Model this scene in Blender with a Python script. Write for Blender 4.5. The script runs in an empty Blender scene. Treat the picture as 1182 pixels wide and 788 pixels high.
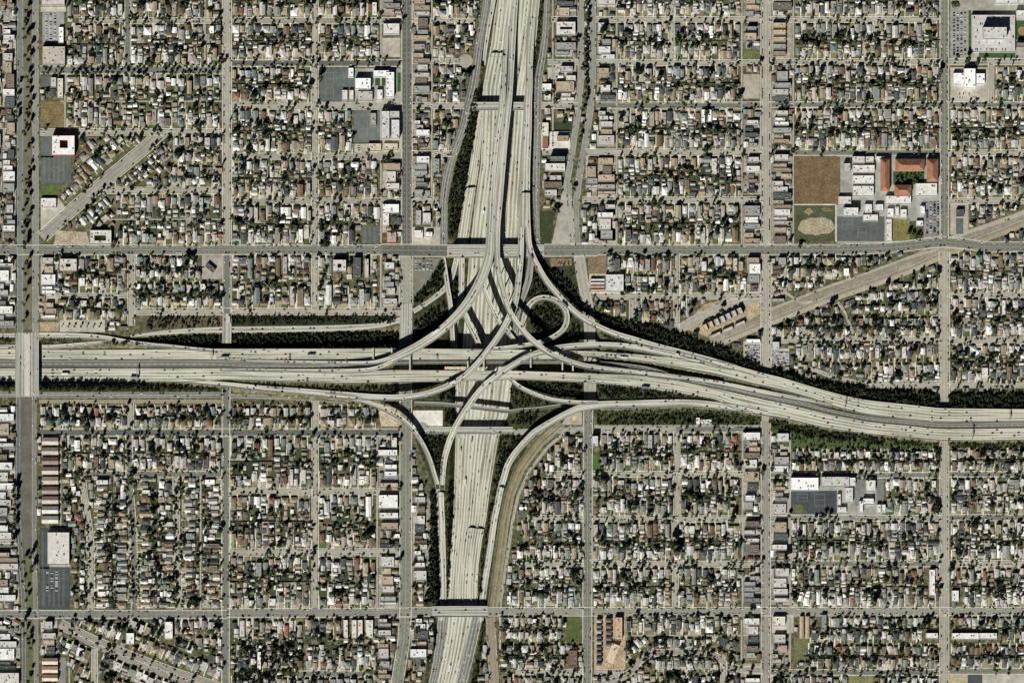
import bpy, math, random
import numpy as np
from mathutils import Vector

random.seed(7)
rng = np.random.default_rng(11)
S = 1.84                      # metres of ground to one unit of the plan
CX, CY = 591.0, 394.0

# ------------------------------------------------------------------ camera, sky, sun, exposure
scene = bpy.context.scene
H = 6500.0
cam_d = bpy.data.cameras.new("camera")
cam_d.sensor_width = 36.0
cam_d.lens = 36.0 * H / (1182 * S)
cam_d.clip_start = 100.0
cam_d.clip_end = 60000.0
cam = bpy.data.objects.new("camera", cam_d)
cam.location = (0, 0, H)
scene.collection.objects.link(cam)
scene.camera = cam

SUN_EL, SUN_AZ = math.radians(31), math.radians(202)      # from south south west
world = bpy.data.worlds.new("World")
scene.world = world
world.use_nodes = True
wn = world.node_tree
for n in list(wn.nodes):
    wn.nodes.remove(n)
sky = wn.nodes.new("ShaderNodeTexSky")
sky.sky_type = 'NISHITA'
sky.sun_disc = False
sky.sun_elevation = SUN_EL
sky.sun_rotation = SUN_AZ
sky.air_density = 0.12
sky.dust_density = 0.0
sky.ozone_density = 1.0
bg = wn.nodes.new("ShaderNodeBackground")
bg.inputs[1].default_value = 0.05
wo = wn.nodes.new("ShaderNodeOutputWorld")
wn.links.new(sky.outputs[0], bg.inputs[0])
wn.links.new(bg.outputs[0], wo.inputs[0])
sun_d = bpy.data.lights.new("sun", 'SUN')
sun_d.energy = 5.0
sun_d.angle = math.radians(0.5)
sun_d.color = (1.0, 0.975, 0.905)
sun = bpy.data.objects.new("sun", sun_d)
dirv = Vector((math.sin(SUN_AZ) * math.cos(SUN_EL), math.cos(SUN_AZ) * math.cos(SUN_EL), math.sin(SUN_EL)))
sun.rotation_euler = dirv.to_track_quat('Z', 'Y').to_euler()
sun.location = (0, 0, 800)
scene.collection.objects.link(sun)
scene.view_settings.view_transform = 'Standard'
scene.view_settings.look = 'None'
scene.view_settings.gamma = 1.0
scene.view_settings.use_curve_mapping = False
scene.view_settings.exposure = 0.52
scene.cycles.max_bounces = 3
scene.cycles.diffuse_bounces = 2

COL = scene.collection


# ------------------------------------------------------------------ materials
def attr_mat(name, rough=0.9, nscale=0.6, namt=0.25, n2scale=0.05, n2amt=0.15, spec=0.2, default=None, wave=None):
    m = bpy.data.materials.new(name)
    m.use_nodes = True
    nt = m.node_tree
    b = nt.nodes["Principled BSDF"]
    b.inputs["Roughness"].default_value = rough
    b.inputs["Specular IOR Level"].default_value = spec
    geo = nt.nodes.new("ShaderNodeNewGeometry")
    if default is None:
        a = nt.nodes.new("ShaderNodeAttribute")
        a.attribute_name = "Col"
        src = a.outputs["Color"]
    else:
        a = nt.nodes.new("ShaderNodeRGB")
        a.outputs[0].default_value = (*default, 1)
        src = a.outputs[0]

    def mul(prev, sc, amt, det):
        n = nt.nodes.new("ShaderNodeTexNoise")
        n.inputs["Scale"].default_value = sc
        n.inputs["Detail"].default_value = det
        nt.links.new(geo.outputs["Position"], n.inputs["Vector"])
        mr = nt.nodes.new("ShaderNodeMapRange")
        mr.inputs[1].default_value = 0.3
        mr.inputs[2].default_value = 0.7
        mr.inputs[3].default_value = 1 - amt
        mr.inputs[4].default_value = 1 + amt
        nt.links.new(n.outputs[0], mr.inputs[0])
        vm = nt.nodes.new("ShaderNodeVectorMath")
        vm.operation = 'SCALE'
        nt.links.new(prev, vm.inputs[0])
        nt.links.new(mr.outputs[0], vm.inputs["Scale"])
        return vm.outputs[0]
    src = mul(src, nscale, namt, 3)
    src = mul(src, n2scale, n2amt, 4)
    nt.links.new(src, b.inputs["Base Color"])
    return m


M_ROOF = attr_mat("roofing", 0.85, 0.35, 0.22, 0.12, 0.14)
M_WALL = attr_mat("stucco", 0.9, 0.8, 0.08)
M_YARD = attr_mat("yard_ground", 0.95, 0.28, 0.42, 0.06, 0.25)
M_ROAD = attr_mat("street_paving", 0.88, 0.15, 0.13, 0.03, 0.12)
M_PAINT = attr_mat("marking_paint", 0.7, 0.9, 0.15)
M_LEAF = attr_mat("foliage", 0.8, 0.5, 0.3, 0.1, 0.2)
M_CAR = attr_mat("car_paint", 0.35, 0.5, 0.02, spec=0.5)
M_GLASS = attr_mat("car_glass", 0.1, 0.5, 0.02, spec=0.6, default=(0.015, 0.018, 0.02))
M_BARK = attr_mat("bark", 0.9, 2, 0.3, default=(0.07, 0.05, 0.035))
M_METAL = attr_mat("galvanised_steel", 0.5, 1, 0.1, default=(0.3, 0.31, 0.31))
M_SIGN = attr_mat("sign_green", 0.5, 1, 0.05, default=(0.01, 0.09, 0.04))
M_CONC = attr_mat("bridge_concrete", 0.85, 0.2, 0.12, default=(0.42, 0.40, 0.34))


def lane_mat(name, base, dark):
    """concrete carriageway: UV x counts lanes, UV y runs in metres along the road"""
    m = bpy.data.materials.new(name)
    m.use_nodes = True
    nt = m.node_tree
    L = nt.links
    b = nt.nodes["Principled BSDF"]
    b.inputs["Roughness"].default_value = 0.85
    b.inputs["Specular IOR Level"].default_value = 0.2
    uv = nt.nodes.new("ShaderNodeUVMap")
    sep = nt.nodes.new("ShaderNodeSeparateXYZ")
    L.new(uv.outputs[0], sep.inputs[0])

    def math_(op, a, bb=None):
        n = nt.nodes.new("ShaderNodeMath")
        n.operation = op
        for i, v in enumerate((a, bb)):
            if v is None:
                continue
            if isinstance(v, (int, float)):
                n.inputs[i].default_value = v
            else:
                L.new(v, n.inputs[i])
        return n.outputs[0]
    fr = math_('FRACT', sep.outputs[0])
    d = math_('ABSOLUTE', math_('SUBTRACT', fr, 0.5))           # 0 at the lane's middle, 0.5 at the line
    wear = math_('SMOOTH_MIN', d, 0.5)
    lane_id = math_('FLOOR', sep.outputs[0])
    cmb = nt.nodes.new("ShaderNodeCombineXYZ")
    L.new(math_('MULTIPLY', lane_id, 7.31), cmb.inputs[0])
    L.new(math_('MULTIPLY', sep.outputs[1], 0.006), cmb.inputs[1])
    nz = nt.nodes.new("ShaderNodeTexNoise")                     # every lane ages differently
    nz.inputs["Scale"].default_value = 1.0
    nz.inputs["Detail"].default_value = 3
    L.new(cmb.outputs[0], nz.inputs["Vector"])
    cmb2 = nt.nodes.new("ShaderNodeCombineXYZ")
    L.new(math_('MULTIPLY', sep.outputs[0], 2.3), cmb2.inputs[0])
    L.new(math_('MULTIPLY', sep.outputs[1], 0.012), cmb2.inputs[1])
    nz2 = nt.nodes.new("ShaderNodeTexNoise")                    # long oil and tyre streaks
    nz2.inputs["Scale"].default_value = 1.0
    nz2.inputs["Detail"].default_value = 4
    L.new(cmb2.outputs[0], nz2.inputs["Vector"])
    # wheel wear strong in the middle of each lane
    w = math_('MULTIPLY', math_('SUBTRACT', 0.5, d), 1.15)
    f = math_('ADD', math_('SUBTRACT', math_('MULTIPLY', w, 1.75), 0.12), math_('MULTIPLY', math_('SUBTRACT', nz.outputs[0], 0.5), 2.4))
    f = math_('ADD', f, math_('MULTIPLY', math_('SUBTRACT', nz2.outputs[0], 0.5), 2.6))
    mx = nt.nodes.new("ShaderNodeMix")
    mx.data_type = 'RGBA'
    mx.clamp_factor = True
    L.new(f, mx.inputs[0])
    mx.inputs[6].default_value = (*base, 1)
    mx.inputs[7].default_value = (*dark, 1)
    # painted lane line, dashed
    dash = math_('LESS_THAN', math_('FRACT', math_('MULTIPLY', sep.outputs[1], 1 / 14.0)), 0.35)
    line = math_('MULTIPLY', math_('GREATER_THAN', d, 0.462), math_('MAXIMUM', dash, 0.12))
    # slab joints across
    jt = math_('LESS_THAN', math_('FRACT', math_('MULTIPLY', sep.outputs[1], 1 / 4.6)), 0.03)
    mx2 = nt.nodes.new("ShaderNodeMix")
    mx2.data_type = 'RGBA'
    L.new(line, mx2.inputs[0])
    L.new(mx.outputs[2], mx2.inputs[6])
    mx2.inputs[7].default_value = (0.75, 0.75, 0.72, 1)
    mx3 = nt.nodes.new("ShaderNodeMix")
    mx3.data_type = 'RGBA'
    L.new(math_('MULTIPLY', jt, 0.5), mx3.inputs[0])
    L.new(mx2.outputs[2], mx3.inputs[6])
    mx3.inputs[7].default_value = (0.12, 0.11, 0.10, 1)
    L.new(mx3.outputs[2], b.inputs["Base Color"])
    return m


M_FWY = lane_mat("freeway_concrete", (0.54, 0.53, 0.44), (0.215, 0.212, 0.165))
M_RAMP = lane_mat("ramp_concrete", (0.52, 0.51, 0.445), (0.23, 0.23, 0.20))
M_BRIDGE = lane_mat("bridge_paving", (0.40, 0.395, 0.345), (0.20, 0.20, 0.175))
M_RAIL = lane_mat("rail_ballast", (0.20, 0.20, 0.17), (0.10, 0.10, 0.09))
M_ASPH = lane_mat("asphalt_lanes", (0.25, 0.25, 0.225), (0.12, 0.125, 0.115))


def ground_mat():
    m = bpy.data.materials.new("soil_and_dry_grass")
    m.use_nodes = True
    nt = m.node_tree
    b = nt.nodes["Principled BSDF"]
    b.inputs["Roughness"].default_value = 1.0
    b.inputs["Specular IOR Level"].default_value = 0.1
    geo = nt.nodes.new("ShaderNodeNewGeometry")
    n = nt.nodes.new("ShaderNodeTexNoise")
    n.inputs["Scale"].default_value = 0.12
    n.inputs["Detail"].default_value = 8
    n.inputs["Roughness"].default_value = 0.7
    nt.links.new(geo.outputs["Position"], n.inputs["Vector"])
    cr = nt.nodes.new("ShaderNodeValToRGB")
    e = cr.color_ramp.elements
    e[0].position = 0.36
    e[0].color = (0.045, 0.05, 0.022, 1)
    e[1].position = 0.62
    e[1].color = (0.24, 0.20, 0.13, 1)
    mid = cr.color_ramp.elements.new(0.5)
    mid.color = (0.10, 0.10, 0.055, 1)
    nt.links.new(n.outputs[0], cr.inputs[0])
    at = nt.nodes.new("ShaderNodeAttribute")
    at.attribute_name = "Col"
    mm = nt.nodes.new("ShaderNodeVectorMath")
    mm.operation = 'MULTIPLY'
    nt.links.new(cr.outputs[0], mm.inputs[0])
    nt.links.new(at.outputs["Color"], mm.inputs[1])
    nt.links.new(mm.outputs[0], b.inputs["Base Color"])
    return m


M_GROUND = ground_mat()


# ------------------------------------------------------------------ mesh building
def W(x, y, z=0.0):
    return ((x - CX) * S, (CY - y) * S, z)


class MB:
    def __init__(self, origin=(0, 0, 0)):
        self.v, self.f, self.c, self.m, self.uv = [], [], [], [], []
        self.o = origin

    def face(self, pts, col=(0.5, 0.5, 0.5), mi=0, uv=None):
        k = len(self.v)
        o = self.o
        self.v.extend([(p[0] - o[0], p[1] - o[1], p[2] - o[2]) for p in pts])
        self.f.append(tuple(range(k, k + len(pts))))
        self.c.append(col)
        self.m.append(mi)
        if uv is not None:
            self.uv.extend(uv)

    def prism(self, base, z0, z1, col, mi=0, topcol=None, tmi=None, bottom=False):
        """base: world xy points counter-clockwise"""
        n = len(base)
        for i in range(n):
            a, b = base[i], base[(i + 1) % n]
            self.face([(a[0], a[1], z0), (b[0], b[1], z0), (b[0], b[1], z1), (a[0], a[1], z1)], col, mi)
        self.face([(p[0], p[1], z1) for p in base], topcol or col, mi if tmi is None else tmi)
        if bottom:
            self.face([(p[0], p[1], z0) for p in reversed(base)], col, mi)

    def build(self, name, mats, parent=None):
        me = bpy.data.meshes.new(name)
        me.from_pydata(self.v, [], self.f)
        for m in mats:
            me.materials.append(m)
        if len(mats) > 1:
            me.polygons.foreach_set("material_index", self.m)
        at = me.attributes.new("Col", 'FLOAT_COLOR', 'FACE')
        arr = np.ones((len(self.f), 4), dtype=np.float32)
        if self.f:
            arr[:, :3] = np.array([tuple(c)[:3] for c in self.c], dtype=np.float32)
        at.data.foreach_set("color", arr.ravel())
        if self.uv:
            uvl = me.uv_layers.new(name="UVMap")
            uvl.data.foreach_set("uv", np.array(self.uv, dtype=np.float32).ravel())
        o = bpy.data.objects.new(name, me)
        o.location = self.o
        if parent is not None:
            o.parent = parent
            o.location = (self.o[0] - parent.location[0], self.o[1] - parent.location[1], self.o[2] - parent.location[2])
        COL.objects.link(o)
        return o


def quads_obj(name, verts, faces, cols, mats, midx=None):
    me = bpy.data.meshes.new(name)
    nv, nf = len(verts), len(faces)
    me.vertices.add(nv)
    me.vertices.foreach_set("co", verts.astype(np.float32).ravel())
    me.loops.add(nf * 4)
    me.loops.foreach_set("vertex_index", faces.astype(np.int32).ravel())
    me.polygons.add(nf)
    me.polygons.foreach_set("loop_start", np.arange(0, nf * 4, 4, dtype=np.int32))
    me.polygons.foreach_set("loop_total", np.full(nf, 4, dtype=np.int32))
    for m in mats:
        me.materials.append(m)
    me.update(calc_edges=True)
    me.validate()
    at = me.attributes.new("Col", 'FLOAT_COLOR', 'FACE')
    arr = np.ones((nf, 4), dtype=np.float32)
    arr[:, :3] = cols
    at.data.foreach_set("color", arr.ravel())
    o = bpy.data.objects.new(name, me)
    COL.objects.link(o)
    return o


def tag(o, label, cat, group=None):
    o["label"] = label
    o["category"] = cat
    if group:
        o["group"] = group
    return o


def empty(name, loc, label, cat, group=None):
    o = bpy.data.objects.new(name, None)
    o.empty_display_size = 1
    o.location = loc
    COL.objects.link(o)
    return tag(o, label, cat, group)


def struct(o):
    o["kind"] = "structure"
    return o


def stuff(o):
    o["kind"] = "stuff"
    return o


ORD = ["zeroth", "first", "second", "third", "fourth", "fifth", "sixth", "seventh", "eighth", "ninth", "tenth", "eleventh",
       "twelfth", "thirteenth", "fourteenth", "fifteenth", "sixteenth", "seventeenth", "eighteenth", "nineteenth", "twentieth"]


def ordn(n):
    if n <= 20:
        return ORD[n]
    suf = {1: "st", 2: "nd", 3: "rd"}.get(n % 10 if n % 100 not in (11, 12, 13) else 0, "th")
    return "%d%s" % (n, suf)


# ------------------------------------------------------------------ plan masks
OX, OY, NX, NY = -160, -160, 1500, 1110
gx, gy = np.meshgrid(np.arange(NX) + OX, np.arange(NY) + OY)


def poly_mask(poly):
    inside = np.zeros(gx.shape, bool)
    n = len(poly)
    for i in range(n):
        x1, y1 = poly[i]
        x2, y2 = poly[(i + 1) % n]
        if y1 == y2:
            continue
        c = ((y1 > gy) != (y2 > gy)) & (gx < (x2 - x1) * (gy - y1) / (y2 - y1) + x1)
        inside ^= c
    return inside


def paint(mask, poly):
    xs = [p[0] for p in poly]
    ys = [p[1] for p in poly]
    a, b = max(0, int(min(xs)) - 2 - OX), min(NX, int(max(xs)) + 3 - OX)
    c, d = max(0, int(min(ys)) - 2 - OY), min(NY, int(max(ys)) + 3 - OY)
    if a >= b or c >= d:
        return
    sx, sy = gx[c:d, a:b], gy[c:d, a:b]
    ins = np.zeros(sx.shape, bool)
    n = len(poly)
    for i in range(n):
        x1, y1 = poly[i]
        x2, y2 = poly[(i + 1) % n]
        if y1 == y2:
            continue
        ins ^= ((y1 > sy) != (y2 > sy)) & (sx < (x2 - x1) * (sy - y1) / (y2 - y1) + x1)
    mask[c:d, a:b] |= ins


def dilate(m):
    o = m.copy()
    o[1:] |= m[:-1]
    o[:-1] |= m[1:]
    o[:, 1:] |= m[:, :-1]
    o[:, :-1] |= m[:, 1:]
    return o


BUSY = np.zeros((NY, NX), bool)      # taken by roads, sites, buildings
STREET0 = np.zeros((NY, NX), bool)   # streets that run at ground level
TRENCH = np.zeros((NY, NX), bool)
LOW2 = np.zeros((NY, NX), bool)
BANK = np.zeros((NY, NX), bool)


def busy_at(x, y):
    i, j = int(round(y)) - OY, int(round(x)) - OX
    if i < 0 or j < 0 or i >= NY or j >= NX:
        return True
    return BUSY[i, j]


def interp(tab, t):
    return float(np.interp(t, [p[0] for p in tab], [p[1] for p in tab]))


Z105 = [(-300, -8), (100, -8), (150, -5), (250, 6.8), (330, 9), (450, 12), (640, 12), (750, 9.5), (885, 8), (1090, 8), (1182, 7.5), (1500, 7)]


def z105(x):
    return interp(Z105, x)


# ------------------------------------------------------------------ roads as swept ribbons
def catmull(pts, step=3.5):
    P = [np.array(p, float) for p in pts]
    P = [2 * P[0] - P[1]] + P + [2 * P[-1] - P[-2]]
    out = []
    for i in range(1, len(P) - 2):
        p0, p1, p2, p3 = P[i - 1], P[i], P[i + 1], P[i + 2]
        d = math.hypot(*(p2 - p1)[:2])
        n = max(1, int(d / step))
        d0 = max(1e-3, math.hypot(*(p1 - p0)[:2])) ** .5
        d1 = max(1e-3, d) ** .5
        d2 = max(1e-3, math.hypot(*(p3 - p2)[:2])) ** .5
        m1 = (p2 - p1) + d1 * ((p1 - p0) / d0 - (p2 - p0) / (d0 + d1)) * 1.0
        m1 = d1 * ((p1 - p0) / d0 - (p2 - p0) / (d0 + d1) + (p2 - p1) / d1)
        m2 = d1 * ((p2 - p1) / d1 - (p3 - p1) / (d1 + d2) + (p3 - p2) / d2)
        for k in range(n):
            t = k / n
            h = (2 * t ** 3 - 3 * t * t + 1) * p1 + (t ** 3 - 2 * t * t + t) * m1 + (-2 * t ** 3 + 3 * t * t) * p2 + (t ** 3 - t * t) * m2
            h[2:] = p1[2:] * (1 - t) + p2[2:] * t
            out.append(h)
    out.append(P[-2])
    return out


RIB = {}


def edges_from_center(pts):
    """pts (x,y,w,z) -> left and right edge lists of (x,y,z)"""
    c = catmull(pts)
    n = len(c)
    # smooth z
    zz = np.array([p[3] for p in c])
    for _ in range(6):
        zz[1:-1] = (zz[:-2] + 2 * zz[1:-1] + zz[2:]) / 4
    L_, R_ = [], []
    for i in range(n):
        a = c[max(0, i - 1)]
        b = c[min(n - 1, i + 1)]
        t = (b - a)[:2]
        t /= max(1e-6, np.hypot(*t))
        nx, ny = t[1], -t[0]
        w = c[i][2] / 2
        L_.append((c[i][0] + nx * w, c[i][1] + ny * w, zz[i]))
        R_.append((c[i][0] - nx * w, c[i][1] - ny * w, zz[i]))
    return L_, R_


def lerp3(a, b, t):
    return tuple(a[k] * (1 - t) + b[k] * t for k in range(3))


def surface(mb, L_, R_, lanes, mi=0, cols=1, zoff=0.0, col=(.4, .4, .4)):
    s = 0.0
    nsub = cols
    for i in range(len(L_) - 1):
        d = math.hypot((L_[i + 1][0] + R_[i + 1][0] - L_[i][0] - R_[i][0]) / 2, (L_[i + 1][1] + R_[i + 1][1] - L_[i][1] - R_[i][1]) / 2) * S
        for k in range(nsub):
            t0, t1 = k / nsub, (k + 1) / nsub
            a, b = lerp3(L_[i], R_[i], t0), lerp3(L_[i], R_[i], t1)
            c, e = lerp3(L_[i + 1], R_[i + 1], t1), lerp3(L_[i + 1], R_[i + 1], t0)
            # edges listed so the face looks up
            q = [W(a[0], a[1], a[2] + zoff), W(e[0], e[1], e[2] + zoff), W(c[0], c[1], c[2] + zoff), W(b[0], b[1], b[2] + zoff)]
            uv = [(t0 * lanes, s), (t0 * lanes, s + d), (t1 * lanes, s + d), (t1 * lanes, s)]
            ar = 0
            for u in range(4):
                ar += q[u][0] * q[(u + 1) % 4][1] - q[(u + 1) % 4][0] * q[u][1]
            if ar < 0:
                q.reverse()
                uv.reverse()
            mb.face(q, col, mi, uv)
        s += d


def wall_strip(mb, E, other, inset, width, z0, z1, col=(.5, .48, .42), i0=0, i1=None):
    """low wall along edge E, offset toward the other edge"""
    i1 = len(E) if i1 is None else i1

    def pt(i, off):
        dx, dy = other[i][0] - E[i][0], other[i][1] - E[i][1]
        d = math.hypot(dx, dy) or 1
        return (E[i][0] + dx / d * off / S, E[i][1] + dy / d * off / S, E[i][2])
    for i in range(i0, i1 - 1):
        a, b = pt(i, inset), pt(i + 1, inset)
        c, d = pt(i + 1, inset + width), pt(i, inset + width)
        A = [W(p[0], p[1], p[2] + z1) for p in (a, b, c, d)]
        B = [W(p[0], p[1], p[2] + z0) for p in (a, b, c, d)]
        uvz = [(0, 0)] * 4
        mb.face(A, col, 0, uvz)
        mb.face([B[0], B[1], A[1], A[0]], col, 0, uvz)
        mb.face([B[2], B[3], A[3], A[2]], col, 0, uvz)


def box_px(mb, x0, y0, x1, y1, z0, z1, col, mi=0, topcol=None, tmi=None):
    a, b = W(x0, y1), W(x1, y0)
    mb.prism([(a[0], a[1]), (b[0], a[1]), (b[0], b[1]), (a[0], b[1])], z0, z1, col, mi, topcol, tmi)


def sweep_mid(L_, R_):
    return [((a[0] + b[0]) / 2, (a[1] + b[1]) / 2, a[2]) for a, b in zip(L_, R_)]


def ground_ribbon(name, L_, R_, lanes, mat, zoff=0.0, cols=1, keep=True, busy=True):
    mb = MB()
    surface(mb, L_, R_, lanes, 0, cols, zoff)
    o = struct(mb.build(name, [mat]))
    if busy:
        for i in range(len(L_) - 1):
            paint(BUSY, [L_[i][:2], L_[i + 1][:2], R_[i + 1][:2], R_[i][:2]])
    RIB[name + str(len(RIB))] = (L_, R_, lanes)
    return o


PILLARS_AT = []


def flyover(label, pts, lanes, mat=None, walls=(0.0, 1.0), walls_r=None, thick=1.7, pil=14, name="flyover_ramp", cat="flyover ramp",
            edges=None, pillars=True, traffic=True, group="elevated roadways of the interchange"):
    L_, R_ = edges if edges else edges_from_center(pts)
    mid = sweep_mid(L_, R_)
    m0 = mid[len(mid) // 2]
    loc = W(m0[0], m0[1], 0)
    root = empty(name, loc, label, cat, group)
    mb = MB()
    surface(mb, L_, R_, lanes)
    # deck underside and side faces
    n = len(L_)
    d2 = MB()
    g = (.40, .38, .32)
    for i in range(n - 1):
        for E, O in ((L_, R_), (R_, L_)):
            a, b = E[i], E[i + 1]
            q = [W(a[0], a[1], a[2] - thick), W(b[0], b[1], b[2] - thick), W(b[0], b[1], b[2] - .01), W(a[0], a[1], a[2] - .01)]
            d2.face(q, g)
        d2.face([W(L_[i][0], L_[i][1], L_[i][2] - thick), W(R_[i][0], R_[i][1], R_[i][2] - thick),
                 W(R_[i + 1][0], R_[i + 1][1], R_[i + 1][2] - thick), W(L_[i + 1][0], L_[i + 1][1], L_[i + 1][2] - thick)], g)
    mb.build("roadway", [mat or M_RAMP], root)
    d2.build("deck", [M_WALL], root)
    for E, O, wr in ((L_, R_, walls), (R_, L_, walls_r or walls)):
        i0, i1 = int(wr[0] * n), max(int(wr[0] * n) + 2, int(math.ceil(wr[1] * n)))
        p = MB()
        wall_strip(p, E, O, 0.0, 0.45, 0.0, 1.0, (.50, .49, .43), i0, min(n, i1))
        p.uv = []
        p.build("parapet", [M_WALL], root)
    if pillars:
        acc = 0
        for i in range(1, n):
            acc += math.hypot(mid[i][0] - mid[i - 1][0], mid[i][1] - mid[i - 1][1])
            if acc > pil:
                x, y, z = mid[i]
                gz = ground_z(x, y)
                if z - thick - gz > 2.5:
                    acc = 0
                    p = MB()
                    c = W(x, y)
                    r = 1.3
                    base = [(c[0] + r * math.cos(k * math.pi / 4), c[1] + r * math.sin(k * math.pi / 4)) for k in range(8)]
                    p.prism(base, gz - .5, z - thick - 1.2, (.38, .36, .31))
                    # bent cap
                    wx, wy = (R_[i][0] - L_[i][0]) * S, -(R_[i][1] - L_[i][1]) * S
                    d = math.hypot(wx, wy)
                    ux, uy = wx / d, wy / d
                    hw = d / 2 * 0.8
                    cap = [(c[0] + ux * a * hw - uy * b * .9, c[1] + uy * a * hw + ux * b * .9) for a, b in ((-1, -1), (1, -1), (1, 1), (-1, 1))]
                    p.prism(cap, z - thick - 1.4, z - thick, (.38, .36, .31))
                    p.build("pillar", [M_WALL], root)
    for i in range(n - 1):
        paint(BUSY, [L_[i][:2], L_[i + 1][:2], R_[i + 1][:2], R_[i][:2]])
    if traffic:
        RIB["fly" + str(len(RIB))] = (L_, R_, lanes)
    return root


def edge_pair(rows):
    """rows of (xL,yL,xR,yR,z)"""
    c = catmull([tuple(r) for r in rows], 5)
    # catmull interpolates columns 0,1 smoothly; columns 2.. linearly
    n = len(c)
    return [(p[0], p[1], p[4]) for p in c], [(p[2], p[3], p[4]) for p in c]


# lower N-S freeway: y -> left x, right x
L110 = [(-120, 583), (-30, 577), (0, 573), (50, 567), (100, 557.7), (120, 557.3), (150, 556.6), (190, 555), (230, 549), (273, 544), (300, 541), (330, 539), (360, 537),
        (400, 534), (440, 532), (480, 529), (503, 526), (550, 524.6), (600, 523), (620, 521.5), (651, 519), (676, 517), (702, 516), (708, 506),
        (739, 503.6), (764, 500), (788, 494.7), (820, 487), (900, 467)]
R110 = [(-120, 636), (-30, 626), (0, 623), (50, 618.6), (75, 615), (100, 611), (120, 608), (150, 606), (190, 603), (230, 601), (273, 599), (300, 596), (330, 595),
        (360, 594), (400, 593), (440, 591), (480, 586), (503, 576), (540, 569.5), (576, 564), (600, 561), (625, 556), (651, 552.5), (676, 551),
        (702, 551), (708, 557.5), (739, 551), (764, 545), (788, 539), (820, 531), (900, 508)]
ys = list(range(-120, 901, 4))
Z110 = -8.5
E110L = [(interp(L110, y), y, Z110) for y in ys]
E110R = [(interp(R110, y), y, Z110) for y in ys]

TW = [(-150, 399.5), (0, 399.3), (50, 403.8), (150, 403.5), (230, 402.5), (300, 402.5), (400, 402.5), (450, 402), (560, 403), (640, 404.5), (680, 405), (731, 408.5), (756, 411),
      (786, 413.5), (830, 416.2), (881, 430.8), (900, 435), (938, 446.6), (976, 457), (1001, 462), (1050, 467), (1083, 471), (1182, 472), (1400, 473)]
BW = [(-150, 415), (0, 415.5), (300, 415.8), (400, 416), (450, 416), (640, 415), (680, 411), (720, 414.5), (756, 419.5), (780, 424), (830, 433), (880, 446), (930, 458),
      (960, 468.5), (1000, 479.5), (1050, 485), (1083, 488), (1182, 487), (1400, 487)]
TE = [(-150, 425), (0, 425.4), (260, 425.4), (300, 428.5), (400, 430), (450, 427), (600, 428), (680, 430.8), (731, 433), (781, 439), (831, 449.5), (882, 461), (930, 471.5),
      (951, 477), (1001, 487), (1050, 491.5), (1083, 495), (1182, 494), (1400, 494)]
BE = [(-150, 440), (0, 440.6), (150, 441), (220, 441), (260, 438), (300, 439.3), (400, 442.5), (450, 441.5), (500, 440.5), (600, 438), (680, 441.6), (731, 446), (781, 454),
      (828, 461), (840, 470), (882, 479.8), (900, 482), (951, 493.6), (1001, 501), (1050, 505), (1083, 508), (1130, 509), (1182, 507.6), (1400, 507)]
xs_ = list(range(-150, 1401, 5))


def smooth_tab(tab, xs, it=3):
    v = np.array([interp(tab, x) for x in xs])
    for _ in range(it):
        v[1:-1] = (v[:-2] + 2 * v[1:-1] + v[2:]) / 4
    return v


# ------------------------------------------------------------------ terrain
for i in range(len(ys) - 1):
    paint(TRENCH, [(E110L[i][0] - 1.5, ys[i]), (E110L[i + 1][0] - 1.5, ys[i + 1]), (E110R[i + 1][0] + 1.5, ys[i + 1]), (E110R[i][0] + 1.5, ys[i])])
paint(TRENCH, [(556, 104), (549, 150), (541, 188), (528, 274), (526, 300), (527, 340), (522, 380), (522, 410), (524, 440), (526, 480), (530, 505), (545, 500), (560, 300), (556, 185)])
TOPA = [(x, (400 if x < 250 else interp(TW, x)) - 1) for x in range(-150, 1401, 10)]
topb = [(640, 404), (690, 376), (710, 384), (731, 391), (756, 396), (799, 406.5), (830, 415.5), (881.5, 430.5), (930, 443)]
botb = [(-150, 441.5), (200, 442), (239, 444), (264, 447), (300, 451), (363, 457), (401, 459), (455, 459), (690, 473), (781, 470.5), (830, 472), (850, 475), (882, 481), (951, 494), (1001, 502), (1083, 509), (1400, 509)]
xx = np.arange(NX) + OX
btop = np.array([min(interp(TW, x), interp(topb, x) if 690 < x < 930 else 999) - 1 for x in xx])
bbot = np.array([interp(botb, x) for x in xx])
inb = (gy >= btop[None, :]) & (gy <= bbot[None, :])
zx = np.array([z105(x) for x in xx])
BANKW = inb & (gx < 455)
BANKE = inb & (gx > 692)
GAP = inb & (gx > 692) & (gx < 836) & (gy > np.array([interp(BW, x) for x in xx])[None, :] + 1.5) & (gy < np.array([interp(TE, x) for x in xx])[None, :] - 8.5)
paint(LOW2, [(150, 393), (200, 386.5), (262, 385), (458, 382), (490, 380), (500, 402), (230, 401.5), (190, 399)])


def falloff(mask, val, width, Z):
    """spread val outwards from mask, fading to 0 over width cells"""
    cur = mask.copy()
    for k in range(1, width + 1):
        nx = dilate(cur)
        ring = nx & ~cur
        t = 1 - k / (width + 1)
        v = val * t if np.isscalar(val) else (val * t)[ring]
        Z[ring] = np.where(np.abs(Z[ring]) < np.abs(v), v, Z[ring])
        cur = nx
    return Z


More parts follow.
